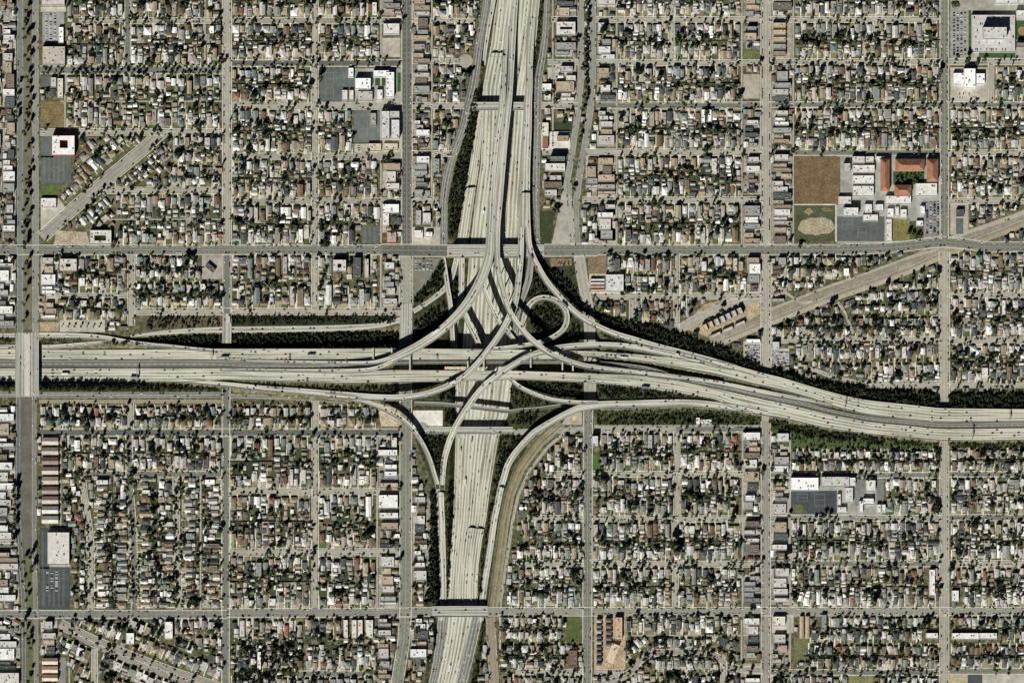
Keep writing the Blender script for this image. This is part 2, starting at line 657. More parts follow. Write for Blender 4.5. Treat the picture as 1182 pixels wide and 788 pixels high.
ZG = np.zeros((NY, NX))
ZG[LOW2] = -5
ZG = falloff(LOW2, -5.0, 2, ZG)
zb = np.tile(zx[None, :] - 1.5, (NY, 1))
zb = np.where(np.abs(zb) < .3, .3 * np.sign(zb), zb)
for mk, wdt in ((BANKW, 4), (BANKE, 5)):
    ZG = falloff(mk, zb, wdt, ZG)
    ZG[mk] = zb[mk]
ZG[GAP] = 0
ZT = np.zeros((NY, NX))
ZT = falloff(TRENCH, -9.2, 4, ZT)
ZG = np.where(ZT < 0, ZT, ZG)
ZG[TRENCH] = -9.2
# streets stay level and cut through the banks
LEVEL = [[(19, -150), (45, -150), (45, 384), (19, 384)], [(18, 457), (44, 457), (44, 950), (18, 950)],
         [(257, 296), (267, 296), (267, 363), (257, 363)], [(256, 394), (268, 394), (268, 470), (256, 470)],
         [(460, 290), (477, 290), (477, 352), (460, 352)], [(459, 390), (477, 390), (477, 480), (459, 480)],
         [(671, 360), (690, 360), (690, 520), (671, 520)], [(878, 415), (890, 415), (890, 500), (878, 500)],
         [(1084, 460), (1096, 460), (1096, 520), (1084, 520)]]
for p in LEVEL:
    m = np.zeros((NY, NX), bool)
    paint(m, p)
    ZG[m] = 0
# frontage shelves beside the trench stay level
FW_W = [(562, -120, 9, 0.1), (562, 0, 8, 0.1), (553.5, 50, 9, 0.1), (546, 100, 10, 0.1), (541, 120, 9.5, 0.1), (534, 150, 9, 0.1), (519.5, 190, 9.5, 0.1), (512.7, 230, 9, 0.1), (512, 262, 8.5, 0.1), (512, 283, 8.5, 0.1)]
FW_E = [(634, -120, 6, 0.1), (631.5, 0, 6, 0.1), (628.5, 50, 7, 0.1), (622, 90, 8, 0.1), (621, 120, 8, 0.1), (620.5, 150, 7.5, 0.1), (619.5, 190, 7.5, 0.1), (619, 230, 7, 0.1), (620.5, 262, 4.5, 0.1), (622, 283, 4, 0.1)]
for ft in (FW_W, FW_E):
    l, r = edges_from_center(ft)
    m = np.zeros((NY, NX), bool)
    for i in range(len(l) - 1):
        paint(m, [l[i][:2], l[i + 1][:2], r[i + 1][:2], r[i][:2]])
    ZG[m & ~TRENCH] = 0


CARVE = [[(569.6, 0, 5, 0), (564.5, 30, 4.5, -1.5), (560.5, 55, 4, -4), (558.5, 75, 3.6, -7)],
         [(506, 565, 6, -.8), (508, 580, 9, -3), (509, 600, 8.8, -5), (510, 640, 8.8, -7.6), (511.3, 690, 7.6, -8.2), (509.5, 716, 7, -8.3)],
         [(554.5, 718, 6, -8.3), (556.2, 700, 7.5, -8.2), (559, 676, 7, -8), (563, 651, 6.8, -6.4), (567, 625, 6.8, -3), (570.5, 600, 7, .2)],
         [(529, 288, 6, Z110 + .2), (526, 303, 6, -8), (521, 320, 6, -6), (512.5, 333.6, 6, -3.2), (500.8, 343.8, 5.5, -1), (489, 352, 5.2, -.2)],
         [(-20, 400.6, 5, -7.9), (40, 400.8, 5.6, -7.9), (62, 400.4, 5.4, -7), (95, 397.6, 5, -4), (118, 395.6, 4.4, -1.5)]]
for pts_c in CARVE:
    for grow in (3, 2, 1, 0):
        l, r = edges_from_center([(x, y, w + 2.2 + grow * 2, z) for x, y, w, z in pts_c])
        for i in range(len(l) - 1):
            m = np.zeros((NY, NX), bool)
            paint(m, [l[i][:2], l[i + 1][:2], r[i + 1][:2], r[i][:2]])
            zt = (l[i][2] - .9) * (1 - grow / 4.5)
            ZG[m] = np.minimum(ZG[m], zt) if grow else np.minimum(ZG[m], l[i][2] - .9)


def ground_z(x, y):
    i, j = y - OY, x - OX
    i0, j0 = int(i), int(j)
    if i0 < 0 or j0 < 0 or i0 >= NY - 1 or j0 >= NX - 1:
        return 0.0
    a, b = i - i0, j - j0
    return float(ZG[i0, j0] * (1 - a) * (1 - b) + ZG[i0 + 1, j0] * a * (1 - b) + ZG[i0, j0 + 1] * (1 - a) * b + ZG[i0 + 1, j0 + 1] * a * b)


xc = np.concatenate([[-9000, -2000], np.arange(-150, 480, 3), np.arange(480, 700, 1), np.arange(700, 1330, 2), [3200, 10000]]).astype(float)
yc = np.concatenate([[-9000, -2000], np.arange(-150, 375, 3), np.arange(375, 515, 1), np.arange(515, 940, 3), [2800, 10000]]).astype(float)
XX, YY = np.meshgrid(xc, yc)
ii = np.clip(YY - OY, 0, NY - 1).astype(int)
jj = np.clip(XX - OX, 0, NX - 1).astype(int)
inside = (YY > OY) & (YY < OY + NY - 1) & (XX > OX) & (XX < OX + NX - 1)
ZZ = np.where(inside, ZG[ii, jj], 0.0)
vv = np.stack([(XX - CX) * S, (CY - YY) * S, ZZ], -1).reshape(-1, 3)
ny_, nx_ = XX.shape
idx = np.arange(ny_ * nx_).reshape(ny_, nx_)
ff = np.stack([idx[1:, :-1], idx[1:, 1:], idx[:-1, 1:], idx[:-1, :-1]], -1).reshape(-1, 4)
g = quads_obj("ground", vv, ff, np.full((len(ff), 3), .9), [M_GROUND])
struct(g)

# ------------------------------------------------------------------ freeways
ground_ribbon("freeway", E110L, E110R, 12, M_FWY, 0.0, 4)
# darker asphalt shoulders at the foot of the picture
for side_, wd in ((0, 10), (1, 12)):
    A_, B_ = [], []
    for i, y in enumerate(ys):
        if y < 704:
            continue
        xl, xr = E110L[i][0], E110R[i][0]
        if side_ == 0:
            A_.append((xl + .4, y, Z110)), B_.append((xl + wd, y, Z110))
        else:
            A_.append((xr - wd, y, Z110)), B_.append((xr - .4, y, Z110))
    mbs = MB()
    surface(mbs, A_, B_, 3, 0, 1, .05)
    struct(mbs.build("road_shoulder", [M_ASPH]))
# median barrier of the north-south freeway
mb = MB()
for i in range(len(ys) - 1):
    if ys[i] < 300 or ys[i] > 780:
        if ys[i] < 110:
            continue
    t = 0.52
    a, b = lerp3(E110L[i], E110R[i], t), lerp3(E110L[i + 1], E110R[i + 1], t)
    for sgn in (1,):
        q0, q1 = W(a[0] - .25, a[1]), W(a[0] + .25, a[1])
        r0, r1 = W(b[0] - .25, b[1]), W(b[0] + .25, b[1])
        z0, z1 = Z110, Z110 + .9
        mb.face([(q0[0], q0[1], z1), (r0[0], r0[1], z1), (r1[0], r1[1], z1), (q1[0], q1[1], z1)], (.5, .48, .42))
        mb.face([(q0[0], q0[1], z0), (r0[0], r0[1], z0), (r0[0], r0[1], z1), (q0[0], q0[1], z1)], (.5, .48, .42))
        mb.face([(q1[0], q1[1], z0), (q1[0], q1[1], z1), (r1[0], r1[1], z1), (r1[0], r1[1], z0)], (.5, .48, .42))
tag(mb.build("median_barrier", [M_WALL]), "long concrete barrier down the middle of the sunken north-south freeway", "barrier")

tw, bw, te, be = (smooth_tab(t, xs_) for t in (TW, BW, TE, BE))


def cut(x0, x1, top, bot, zadd=0.0):
    L_, R_ = [], []
    for i, x in enumerate(xs_):
        if x0 <= x <= x1:
            z = z105(x) + zadd
            L_.append((x, top[i], z))
            R_.append((x, bot[i], z))
    return L_, R_


flyover("upper westbound carriageway of the freeway crossing the picture from side to side", None, 5, M_FWY, edges=cut(-150, 1400, tw, bw), name="freeway_deck",
        cat="freeway deck", pil=22, walls=(0, 1), group="main freeway decks")
flyover("lower eastbound carriageway of the freeway crossing the picture from side to side", None, 4.5, M_FWY, edges=cut(-150, 1400, te, be), name="freeway_deck",
        cat="freeway deck", pil=22, walls=(0, 1), group="main freeway decks")
# rail tracks in the median
rail = [(-150, 420.3, 8, -8.6), (100, 420.3, 8, -8.6), (150, 420.4, 8, -5.6), (250, 420.6, 8, 6.2), (300, 422.6, 4.4, 7.6), (376, 423.2, 4.2, 9.4), (450, 419.6, 3, 11.4), (520, 418.4, 2.8, 11.4), (640, 418.4, 2.8, 11.3), (680, 418.2, 3.6, 10.5),
        (720, 421.3, 4, 9.5), (745, 424.8, 4, 9), (765, 430, 4, 8.6), (785, 437.6, 3.6, 8.3), (831, 447, 4, 8), (881.5, 458.5, 4.5, 7.5), (930, 467.5, 5, 7.5), (951, 473, 5, 7.5), (1001, 483.2, 5.6, 7.5), (1050, 488.3, 5.8, 7.5),
        (1083, 491.4, 6, 7.5), (1182, 490.5, 6.4, 7), (1400, 490.5, 6.4, 6.5)]
rr = flyover("grey rail guideway running between the two carriageways of the east-west freeway", rail, 2, M_RAIL, name="rail_guideway", cat="rail guideway", thick=1.2, traffic=False, group=None)
l, r = edges_from_center(rail)
for t in (.22, .38, .62, .78):
    mb = MB()
    for i in range(len(l) - 1):
        a, b = lerp3(l[i], r[i], t), lerp3(l[i + 1], r[i + 1], t)
        q = [W(a[0], a[1] - .05, a[2] + .15), W(a[0], a[1] + .05, a[2] + .15), W(b[0], b[1] + .05, b[2] + .15), W(b[0], b[1] - .05, b[2] + .15)]
        mb.face(q, (.12, .09, .07))
    mb.build("rail", [M_METAL], rr)

FW_PAR = (0, 1)
flyover("central carpool viaduct rising between the sunken lanes at the top", [(601, -120, 7.5, -8.3), (597, -30, 7.5, -8.2), (594.4, 0, 7.4, -6.5), (591.3, 50, 7.5, -1), (588.8, 100, 6.5, 6), (587.3, 118, 7, 8), (583.5, 150, 7.6, 8.3),
         (579.6, 190, 8.3, 8.4), (576.3, 230, 8.3, 8.4), (574, 262, 7, 8.6), (574, 298, 6.5, 10.5), (577.5, 323.5, 6.6, 14), (581.2, 336, 6.6, 18), (584.5, 349, 6.6, 21), (589, 361, 6.6, 23.5), (600.7, 378, 6.4, 25.4), (612.5, 391, 6.6, 25.6), (628, 403.5, 6.6, 25),
         (644, 412.5, 6.6, 23), (662.5, 419, 6.5, 20), (680, 423.2, 6.2, 17), (710, 427, 6, 13), (731, 429.3, 5.5, 11), (757, 432.4, 5.6, 9.8), (781, 435.3, 5.5, 9.5), (831, 442.5, 5.5, 8.7), (881, 452.8, 6, 8.15), (930, 461.8, 5, 8.1), (960, 468, 4, 8.1)],
        2, pil=16)
flyover("broad south-west flyover curving from the top freeway to the left freeway", [(585, 30, 4.5, -8.3), (582.5, 70, 5.5, -4), (580.5, 105, 6.5, 5.5), (578.5, 130, 8, 8), (575.5, 150, 8.2, 8.2), (571, 190, 8.6, 8.3), (568, 230, 8.6, 8.3), (566.6, 262, 9, 8.5), (563.6, 298, 10.8, 11),
         (555, 323.5, 11.5, 14.5), (548.3, 337, 11.3, 17), (537.8, 352.7, 10.8, 19), (527, 365.4, 10.5, 20), (513.5, 378, 10, 20.5), (496.3, 391, 9.8, 20.5), (474.5, 404, 9.8, 20), (452, 414.6, 9.8, 19)], 3, pil=15)
flyover("thin upper leg of the south-west flyover merging with the upper left lanes", [(458, 409.8, 5, 19.15), (448, 414.2, 4.8, 18.5), (438, 417, 4.6, 17.3), (427, 418.6, 4.4, 16), (401, 418.9, 4.3, 13.2), (376, 418.6, 4.4, 11.3), (340, 418.2, 4.5, 9.6), (300, 417.2, 4.5, 8.4), (250, 414, 4, 6.9)], 1, pil=15)
flyover("thin lower leg of the south-west flyover merging with the lower left lanes", [(458, 414.6, 5, 19.1), (445, 421.3, 5, 18.2), (430, 426, 5, 16.3), (415, 427.6, 5, 14.6), (401, 428, 5, 13), (376, 428, 4.6, 11.2), (340, 427.8, 4.2, 9.6), (300, 427.3, 3.8, 8.4), (255, 426.8, 3, 7.1)], 1, pil=15)
flyover("long S-shaped flyover from the lower left freeway up to the north lanes", [(601.8, 262, 6.5, 8.1), (600.7, 298, 7, 9.5), (598.5, 323, 7, 12), (597, 336, 7, 13.5), (594.6, 349, 7, 15.3), (591, 359, 7, 16.6), (586.5, 368.5, 7, 17.4), (579.5, 382, 7, 18.4), (564, 404, 7, 19.6), (550, 421, 7, 19.8), (539, 432, 7, 19.2),
         (526, 440.6, 7, 18.2), (507, 449.5, 7, 17), (488, 455.3, 7, 15.8), (462, 458.6, 7, 14.4), (430, 458.3, 7.5, 13.2), (401, 456.5, 8.5, 12), (363, 453, 7.5, 10.2), (330, 450.3, 7, 9.2), (300, 447.8, 6.5, 8.3), (264, 443.8, 5.5, 7.4), (239, 441.5, 5, 5.7), (205, 439, 4, 1.5)], 2, pil=15)
flyover("long flyover from the right freeway sweeping down to the south lanes", [(845, 424.5, 6, 8.5), (800, 414.6, 7.5, 9.05), (785, 411.3, 7.5, 9.3), (770, 408.2, 7.5, 9.6), (740, 402.4, 7.4, 10.4), (720, 399.6, 7.2, 11.3), (700, 398.3, 7, 12.2), (680, 398.3, 7, 13.4), (660, 399.6, 7, 15), (645, 401.5, 7, 16.2), (630, 404.8, 7, 17.4), (611, 411, 7, 18.8),
         (591.7, 421.5, 7, 19.2), (576.5, 431.4, 7, 19), (564, 441, 7, 18.4), (551.5, 454, 7, 17.4), (541, 468, 7, 16), (532.5, 481, 7, 14.4), (526, 492.5, 7, 12.6), (520, 506, 7, 9.6), (516, 518, 7, 7), (513, 530, 6.6, 5), (511, 551, 6, 1.5), (510.3, 565, 5.5, -1)], 2, pil=15)
flyover("narrow curved ramp peeling off the lower left freeway toward the south", [(375, 456.8, 5, 10.9), (395, 458.6, 5, 11.8), (414, 461, 5.5, 12.4), (432, 467, 5.3, 12.6), (452, 476.3, 5.2, 12.2), (466, 485, 5.2, 11.4), (480, 500, 5, 10), (489, 514, 5, 8), (495.4, 528, 5, 6), (500.5, 544, 5, 3.2), (504.5, 558, 5, 0), (506, 568, 4.5, -1.2)], 1, pil=15)
flyover("straight merged ramp beside the sunken southern lanes", [(508.2, 560, 9.5, -1), (508, 580, 9, -3), (509, 600, 8.8, -5), (510, 640, 8.8, -7.6), (511.3, 690, 7.6, -8.2), (509.5, 716, 7, -8.3)], 2)
flyover("elevated ramp along the right side of the top freeway before it forks", [(615, 20, 6, -8.3), (612.5, 50, 7.6, -5), (611, 75, 8, -1), (610.7, 100, 8.2, 4.5), (609.3, 120, 9.3, 8), (608.6, 150, 10, 8.2), (606.8, 190, 10.5, 8.2), (605.8, 230, 11.5, 8.1), (605.6, 264, 13.4, 8)], 3, pil=14)
flyover("north-east flyover swinging from the top freeway to the right freeway", [(609.2, 262, 6.5, 8.15), (610.5, 281, 6.6, 8.4), (613.7, 293, 6.6, 9), (621, 308, 6.6, 10), (631, 325, 6.6, 11.5), (642.5, 339, 6.6, 12.7), (655.5, 353, 6.6, 13.6), (669, 364.6, 6.6, 13.6), (687, 375.6, 6.8, 13.1),
         (710, 385.6, 7, 12), (731, 392, 7.4, 11), (756, 399.6, 7.6, 9.7), (785, 407, 7.6, 9.25), (820, 416.2, 7.4, 8.85), (850, 425, 7, 8.4)], 2, pil=15)
flyover("short ramp dropping from the north-east flyover beside the loop", [(613.5, 296, 6.5, 8.9), (610, 323, 7.6, 6), (605.8, 336, 7, 4), (601, 349, 6, 2), (597.5, 362, 6, 1.2), (595.3, 375, 5.5, 0.8), (594.5, 398, 5.5, 0.5)], 1, mat=M_ASPH)
flyover("circular loop ramp inside the north-east quadrant of the interchange", [(562, 403.2, 4, 12.2), (580, 401.8, 5, 12.3), (600, 399.3, 5, 12.4), (617, 396.2, 5, 12.4), (630, 392.7, 5.4, 12.2), (641, 387.5, 6, 11.4), (650, 380, 6.2, 10), (654.2, 370, 6.4, 8.6), (653, 359.5, 6.4, 7.2), (647, 351.2, 6.4, 6),
         (637.5, 345.4, 6.2, 5), (627.5, 343.4, 6, 4), (618, 345.8, 6, 3), (611, 352, 6.2, 2), (607, 361, 6.6, 1), (604.4, 371, 6.6, 0.6), (602, 383, 6.4, 0.5), (600.5, 402, 6, 0.4)], 1)
flyover("slim ramp slanting down beneath the broad flyover near its middle", [(556, 322, 5, 12), (558, 331, 5, 11), (563.3, 345, 5, 10), (570, 360, 5, 8), (577.5, 373, 5, 6.5), (585, 382, 5, 5), (593, 392, 5, 4), (600, 404, 5, 3)], 1)
flyover("short low ramp crossing the sunken lanes just north of the main decks", [(530, 348, 5.6, 2), (537.5, 365, 6, 3), (543, 378, 6, 4), (550, 391, 6, 4.5), (556, 408, 6, 4.5)], 1)
flyover("short straight ramp leaving the boulevard bridge southward on its left", [(511.5, 297, 5, 0.3), (513.8, 312, 5.2, 1.5), (516.5, 331, 5.4, 3), (518.8, 345, 5.4, 3.5), (520.6, 360, 5.4, 3), (522, 385, 5.4, 1), (523, 404, 5, 0.2)], 1)
flyover("southern ramp curving from the sunken lanes up to the right freeway", [(554.5, 718, 6, -8.3), (556.2, 700, 7.5, -8.2), (559, 676, 7, -8), (563, 651, 6.8, -6.4), (567, 625, 6.8, -3), (570.5, 600, 7, 0.6), (574, 583, 7, 2.5), (578, 563, 7.3, 4.5), (582, 550, 7.2, 6), (585.5, 538, 7, 7.2), (593, 525, 7.2, 8.8),
         (603, 512.7, 7.2, 10), (611, 504.3, 7.2, 10.8), (617, 498.7, 7.3, 11.2), (630, 490.6, 7.5, 11.6), (642.5, 483.5, 7.5, 11.7), (655, 476.8, 7.6, 11.7), (668, 471.3, 8, 11.6), (687, 467.8, 9, 11.3), (731, 466.4, 9, 10.5), (781, 465.2, 9, 9.6), (805, 465.8, 8.6, 9.25), (830, 468.3, 8, 8.85), (850, 471.2, 7.5, 8.5), (885, 477.5, 5, 8.1)], 2, pil=15)
flyover("narrow ramp dipping from beneath the main decks to join the right freeway", [(584, 430, 4.5, 3.5), (590, 438, 4.6, 5), (600, 446.5, 5, 7), (613, 453, 5, 8.6), (624, 457.3, 5, 9.6), (636, 460.8, 5, 10.4), (650, 463, 5, 11), (668, 464.4, 5, 11.4), (690, 464, 4, 11.4)], 1)
flyover("low grey bridge crossing the sunken lanes south of the main decks", [(478, 465, 4, 0.3), (505, 465.8, 4.2, 0.4), (526, 467.6, 4.4, 0.5), (560, 471.6, 4.4, 0.5), (590, 474.6, 4.2, 0.4), (598, 473.2, 4, 0.3), (623, 471, 3.6, 0.3), (647, 467.6, 3.4, 0.3)], 1, mat=M_ASPH, traffic=False, thick=1.2)
# collector and frontage roads
ground_ribbon("collector_road", *edges_from_center([(558.5, 104, 3, Z110 + .1), (555.5, 128, 5.4, Z110 + .1), (553, 148, 7.4, Z110 + .1), (550.4, 168, 9.4, Z110 + .1), (547.6, 190, 10.5, Z110 + .12), (541, 230, 12, Z110 + .12), (534.6, 273, 12.8, Z110 + .12), (531.5, 292, 11, Z110 + .12)]), 4, M_FWY)
ground_ribbon("collector_road", *edges_from_center([(529, 288, 6, Z110 + .2), (526, 303, 6, -8), (521, 320, 6, -6), (512.5, 333.6, 6, -3.2), (500.8, 343.8, 5.5, -1), (489, 352, 5.2, 0), (477, 359.5, 5, 0.3)]), 1, M_RAMP)
ground_ribbon("collector_road", *edges_from_center([(533, 288, 6.5, Z110 + .25), (532.6, 320, 6.6, Z110 + .25), (532, 342, 6.4, Z110 + .25), (528, 362, 6, Z110 + .25), (525, 380, 6, Z110 + .25), (525, 410, 6, Z110 + .25), (527.8, 440, 6, Z110 + .25), (529, 478, 6, Z110 + .25), (531, 505, 5, Z110 + .25)]), 2, M_RAMP)
ground_ribbon("frontage_road", *edges_from_center(FW_W), 3, M_ASPH)
ground_ribbon("frontage_road", *edges_from_center(FW_E), 2, M_ASPH)
ground_ribbon("slip_road", *edges_from_center([(573, -60, 5, 0.15), (569.6, 0, 5, 0), (564.5, 30, 4.5, -1.5), (560.5, 55, 4, -4), (558.5, 75, 3.6, -7)]), 1, M_RAMP)
ground_ribbon("slip_road", *edges_from_center([(-100, 387, 4, .1), (17, 387, 4.5, .1)]), 1, M_RAMP)
flyover("on-ramp leaving the divided avenue along the upper edge of the left freeway", [(45, 387.3, 7, 0.15), (70, 387.4, 6.5, 0.2), (95, 387.8, 6, 0.5), (120, 390, 6, 1.5), (150, 395.3, 5.6, 2.8), (175, 398.2, 5, 3.5), (200, 400.3, 4.6, 3.9), (225, 402.8, 4.2, 4.3), (250, 404.5, 3.6, 6.9)], 1)
flyover("off-ramp climbing from the sunken left lanes to the upper on-ramp", [(-20, 400.6, 5, -7.9), (40, 400.8, 5.6, -7.9), (62, 400.4, 5.4, -7), (95, 397.6, 5, -4), (118, 395.6, 4.4, -1.5), (140, 395, 3.6, 1.6)], 1, pillars=False)
ground_ribbon("frontage_road", *edges_from_center([(150, 388, 2, .1), (170, 385.6, 3, .1), (200, 382.8, 4.6, .1), (240, 380.8, 5.6, .1), (262, 380.3, 6, .1), (300, 380, 6.4, .1), (400, 378, 6, .1), (436, 375.4, 5.4, .1), (462, 369.4, 6, .1)]), 1, M_RAMP)
ground_ribbon("frontage_road", *edges_from_center([(44, 455.8, 6.6, .1), (255, 455.8, 6.4, .1)]), 2, M_ASPH)
ground_ribbon("frontage_road", *edges_from_center([(-100, 455, 6, .1), (18, 455, 6, .1)]), 2, M_ASPH)
ground_ribbon("frontage_road", *edges_from_center([(266, 457, 4.6, .1), (330, 459, 4.5, .1), (400, 463.5, 4, .1)]), 1, M_ASPH)

# ------------------------------------------------------------------ streets
CONC = (.355, .34, .29)
CONC2 = (.36, .34, .28)
ASPH = (.115, .12, .11)
ASPH2 = (.16, .168, .148)
DIRT = (.30, .25, .18)
WALK = (.60, .57, .49)

street_mb = []
walk_mb = MB()
mark_mb = MB()
STREETS = []


def strip(mb, pts, w, z, col, mi=0, off=0.0, jitter=0):
    n = len(pts)
    for i in range(n - 1):
        segs = []
        for k in (i, i + 1):
            a, b = pts[max(0, k - 1)], pts[min(n - 1, k + 1)]
            tx, ty = b[0] - a[0], b[1] - a[1]
            d = math.hypot(tx, ty) or 1
            nx, ny = -ty / d, tx / d
            segs.append(((pts[k][0] + nx * (off - w / 2), pts[k][1] + ny * (off - w / 2)), (pts[k][0] + nx * (off + w / 2), pts[k][1] + ny * (off + w / 2))))
        (a, b), (c, d_) = segs
        q = [W(*a, z), W(*c, z), W(*d_, z), W(*b, z)]
        ar = sum(q[u][0] * q[(u + 1) % 4][1] - q[(u + 1) % 4][0] * q[u][1] for u in range(4))
        if ar < 0:
            q.reverse()
        mb.face(q, col, mi)


def street(pts, w, col, z=0.10, walk=True, major=False, name="street", park=0.5, trees=0.0, desc="", wk=2.3):
    mb = MB()
    strip(mb, pts, w, z, col)
    # lighter gutters of concrete
    if col[0] < .3:
        for s in (-1, 1):
            strip(mb, pts, .45, z + .02, (.36, .34, .29), off=s * (w / 2 - .2))
    # patches and worn wheel paths
    for s in (-1, 1):
        strip(mb, pts, w * .16, z + .015, tuple(c * .86 for c in col), off=s * w * .2)
    struct(mb.build(name, [M_ROAD]))
    n = len(pts)
    for i in range(n - 1):
        a, b = pts[i], pts[i + 1]
        d = math.hypot(b[0] - a[0], b[1] - a[1]) or 1
        nx, ny = -(b[1] - a[1]) / d, (b[0] - a[0]) / d
        h = w / 2 + (.2 if walk else .1)
        paint(BUSY, [(a[0] + nx * h, a[1] + ny * h), (b[0] + nx * h, b[1] + ny * h), (b[0] - nx * h, b[1] - ny * h), (a[0] - nx * h, a[1] - ny * h)])
    if walk:
        for s in (-1, 1):
            strip(walk_mb, pts, .75, .16 + (0.02 if abs(pts[0][0] - pts[-1][0]) > abs(pts[0][1] - pts[-1][1]) else 0), WALK, off=s * (w / 2 + wk - 1.3))
    if major:
        strip(mark_mb, pts, .22, z + .05, (.36, .33, .2), off=-.25)
        strip(mark_mb, pts, .22, z + .05, (.36, .33, .2), off=.25)
        for s in (-1, 1):
            for i in range(n - 1):
                a, b = pts[i], pts[i + 1]
                d = math.hypot(b[0] - a[0], b[1] - a[1])
                k = 0.0
                while k < d - 2:
                    p0 = (a[0] + (b[0] - a[0]) * k / d, a[1] + (b[1] - a[1]) * k / d)
                    p1 = (a[0] + (b[0] - a[0]) * (k + 2) / d, a[1] + (b[1] - a[1]) * (k + 2) / d)
                    strip(mark_mb, [p0, p1], .16, z + .05, (.7, .7, .66), off=s * w * .24)
                    k += 6
    STREETS.append((pts, w, park, trees, desc))


V = lambda x, y0, y1: [(x, y0), (x, y1)]
Hs = lambda y, x0, x1: [(x0, y), (x1, y)]
# divided avenue, left
street(V(23.3, -60, 384), 6.4, (.17, .19, .185), z=.14, walk=False, park=.2)
street(V(41, -60, 384), 7, (.24, .24, .22), z=.14, walk=False, park=.2)
street([(21, 457), (21, 590), (24, 640), (27.5, 700), (28, 850)], 4.6, (.13, .14, .14), z=.14, walk=False, park=.15)
street([(39.5, 457), (39.5, 640), (41.5, 700), (42, 850)], 5, (.19, .19, .18), z=.14, walk=False, park=.15)
# north-south avenues
street(V(262, -60, 283), 8.5, CONC, z=.14, park=.5, trees=.1, desc="light concrete avenue west of the interchange")
street(V(262, 293, 364), 7.5, ASPH2, z=.14)
street([(261, 447), (260.5, 560), (260, 850)], 7, ASPH2, z=.14, park=.4, trees=.12, desc="lower avenue left of centre")
street(V(469.5, -60, 283), 10.5, ASPH, z=.14, major=True, park=.3)
street(V(469, 296, 352), 13, (.31, .30, .26), z=.14, major=True, park=.3)
street([(468.5, 390), (468.2, 705), (466, 740), (458, 790), (452, 840)], 11.5, (.19, .2, .17), z=.14, major=True, park=.3)
street([(670.3, -60), (670.3, 95), (667, 130), (660, 180), (655.5, 205), (657, 225)], 7, (.27, .265, .235), z=.14, walk=False, park=.25)
street([(684.2, -60), (684.2, 95), (681, 130), (675, 170), (668.5, 205), (664.5, 240), (666, 283)], 7.5, (.25, .25, .22), z=.14, walk=False, park=.25)
street([(657, 225), (661.5, 283)], 7, CONC, z=.15, walk=False)
street([(668.5, 295), (672, 320), (678, 350), (680.5, 375), (681, 400)], 13, CONC, z=.14, park=.25, walk=False)
street([(681, 400), (681, 472)], 14, (.33, .32, .27), z=.14, walk=False, park=0)
street([(679, 472), (678.5, 520), (677.5, 850)], 8.5, ASPH2, z=.14, major=True, park=.35)
street(V(884, -60, 283), 9.6, CONC, z=.14, park=.7)
street(V(884, 294, 430), 9.6, CONC, z=.14, park=.7)
street(V(884, 430, 486), 9.6, (.34, .33, .28), z=.14, park=0, walk=False)
street(V(884, 486, 850), 8.8, (.27, .26, .23), z=.14, park=.6)
street(V(1090, -60, 276), 8, ASPH2, z=.14, major=True, park=.5)
street(V(1090, 290, 470), 10, CONC2, z=.14, park=.4)
street(V(1090, 470, 512), 10, (.33, .32, .27), z=.14, park=0, walk=False)
street(V(1090, 512, 850), 8.4, (.34, .33, .28), z=.14, park=.4)
# east-west boulevards
street(Hs(288.4, -60, 440), 9, ASPH2, major=True, park=.35, desc="west boulevard")
street([(440, 288.6), (517, 289.5)], 12, ASPH, major=True, park=.1)
street([(627, 289), (690, 288.4)], 12, ASPH2, major=True, park=.1)
street([(690, 288.3), (960, 288.3), (1010, 286.8), (1044, 284.4), (1070, 280.8), (1090, 279.2), (1110, 281), (1135, 284.8), (1300, 286)], 10, ASPH2, major=True, park=.35)
street(Hs(708.6, -60, 262), 7.5, (.17, .175, .165), major=True, park=.4)
street([(262, 707), (440, 706.6), (500, 705.8)], 8.4, (.2, .2, .185), major=True, park=.3)
street([(562, 705.5), (1300, 705.2)], 7.8, (.25, .25, .225), major=True, park=.45)

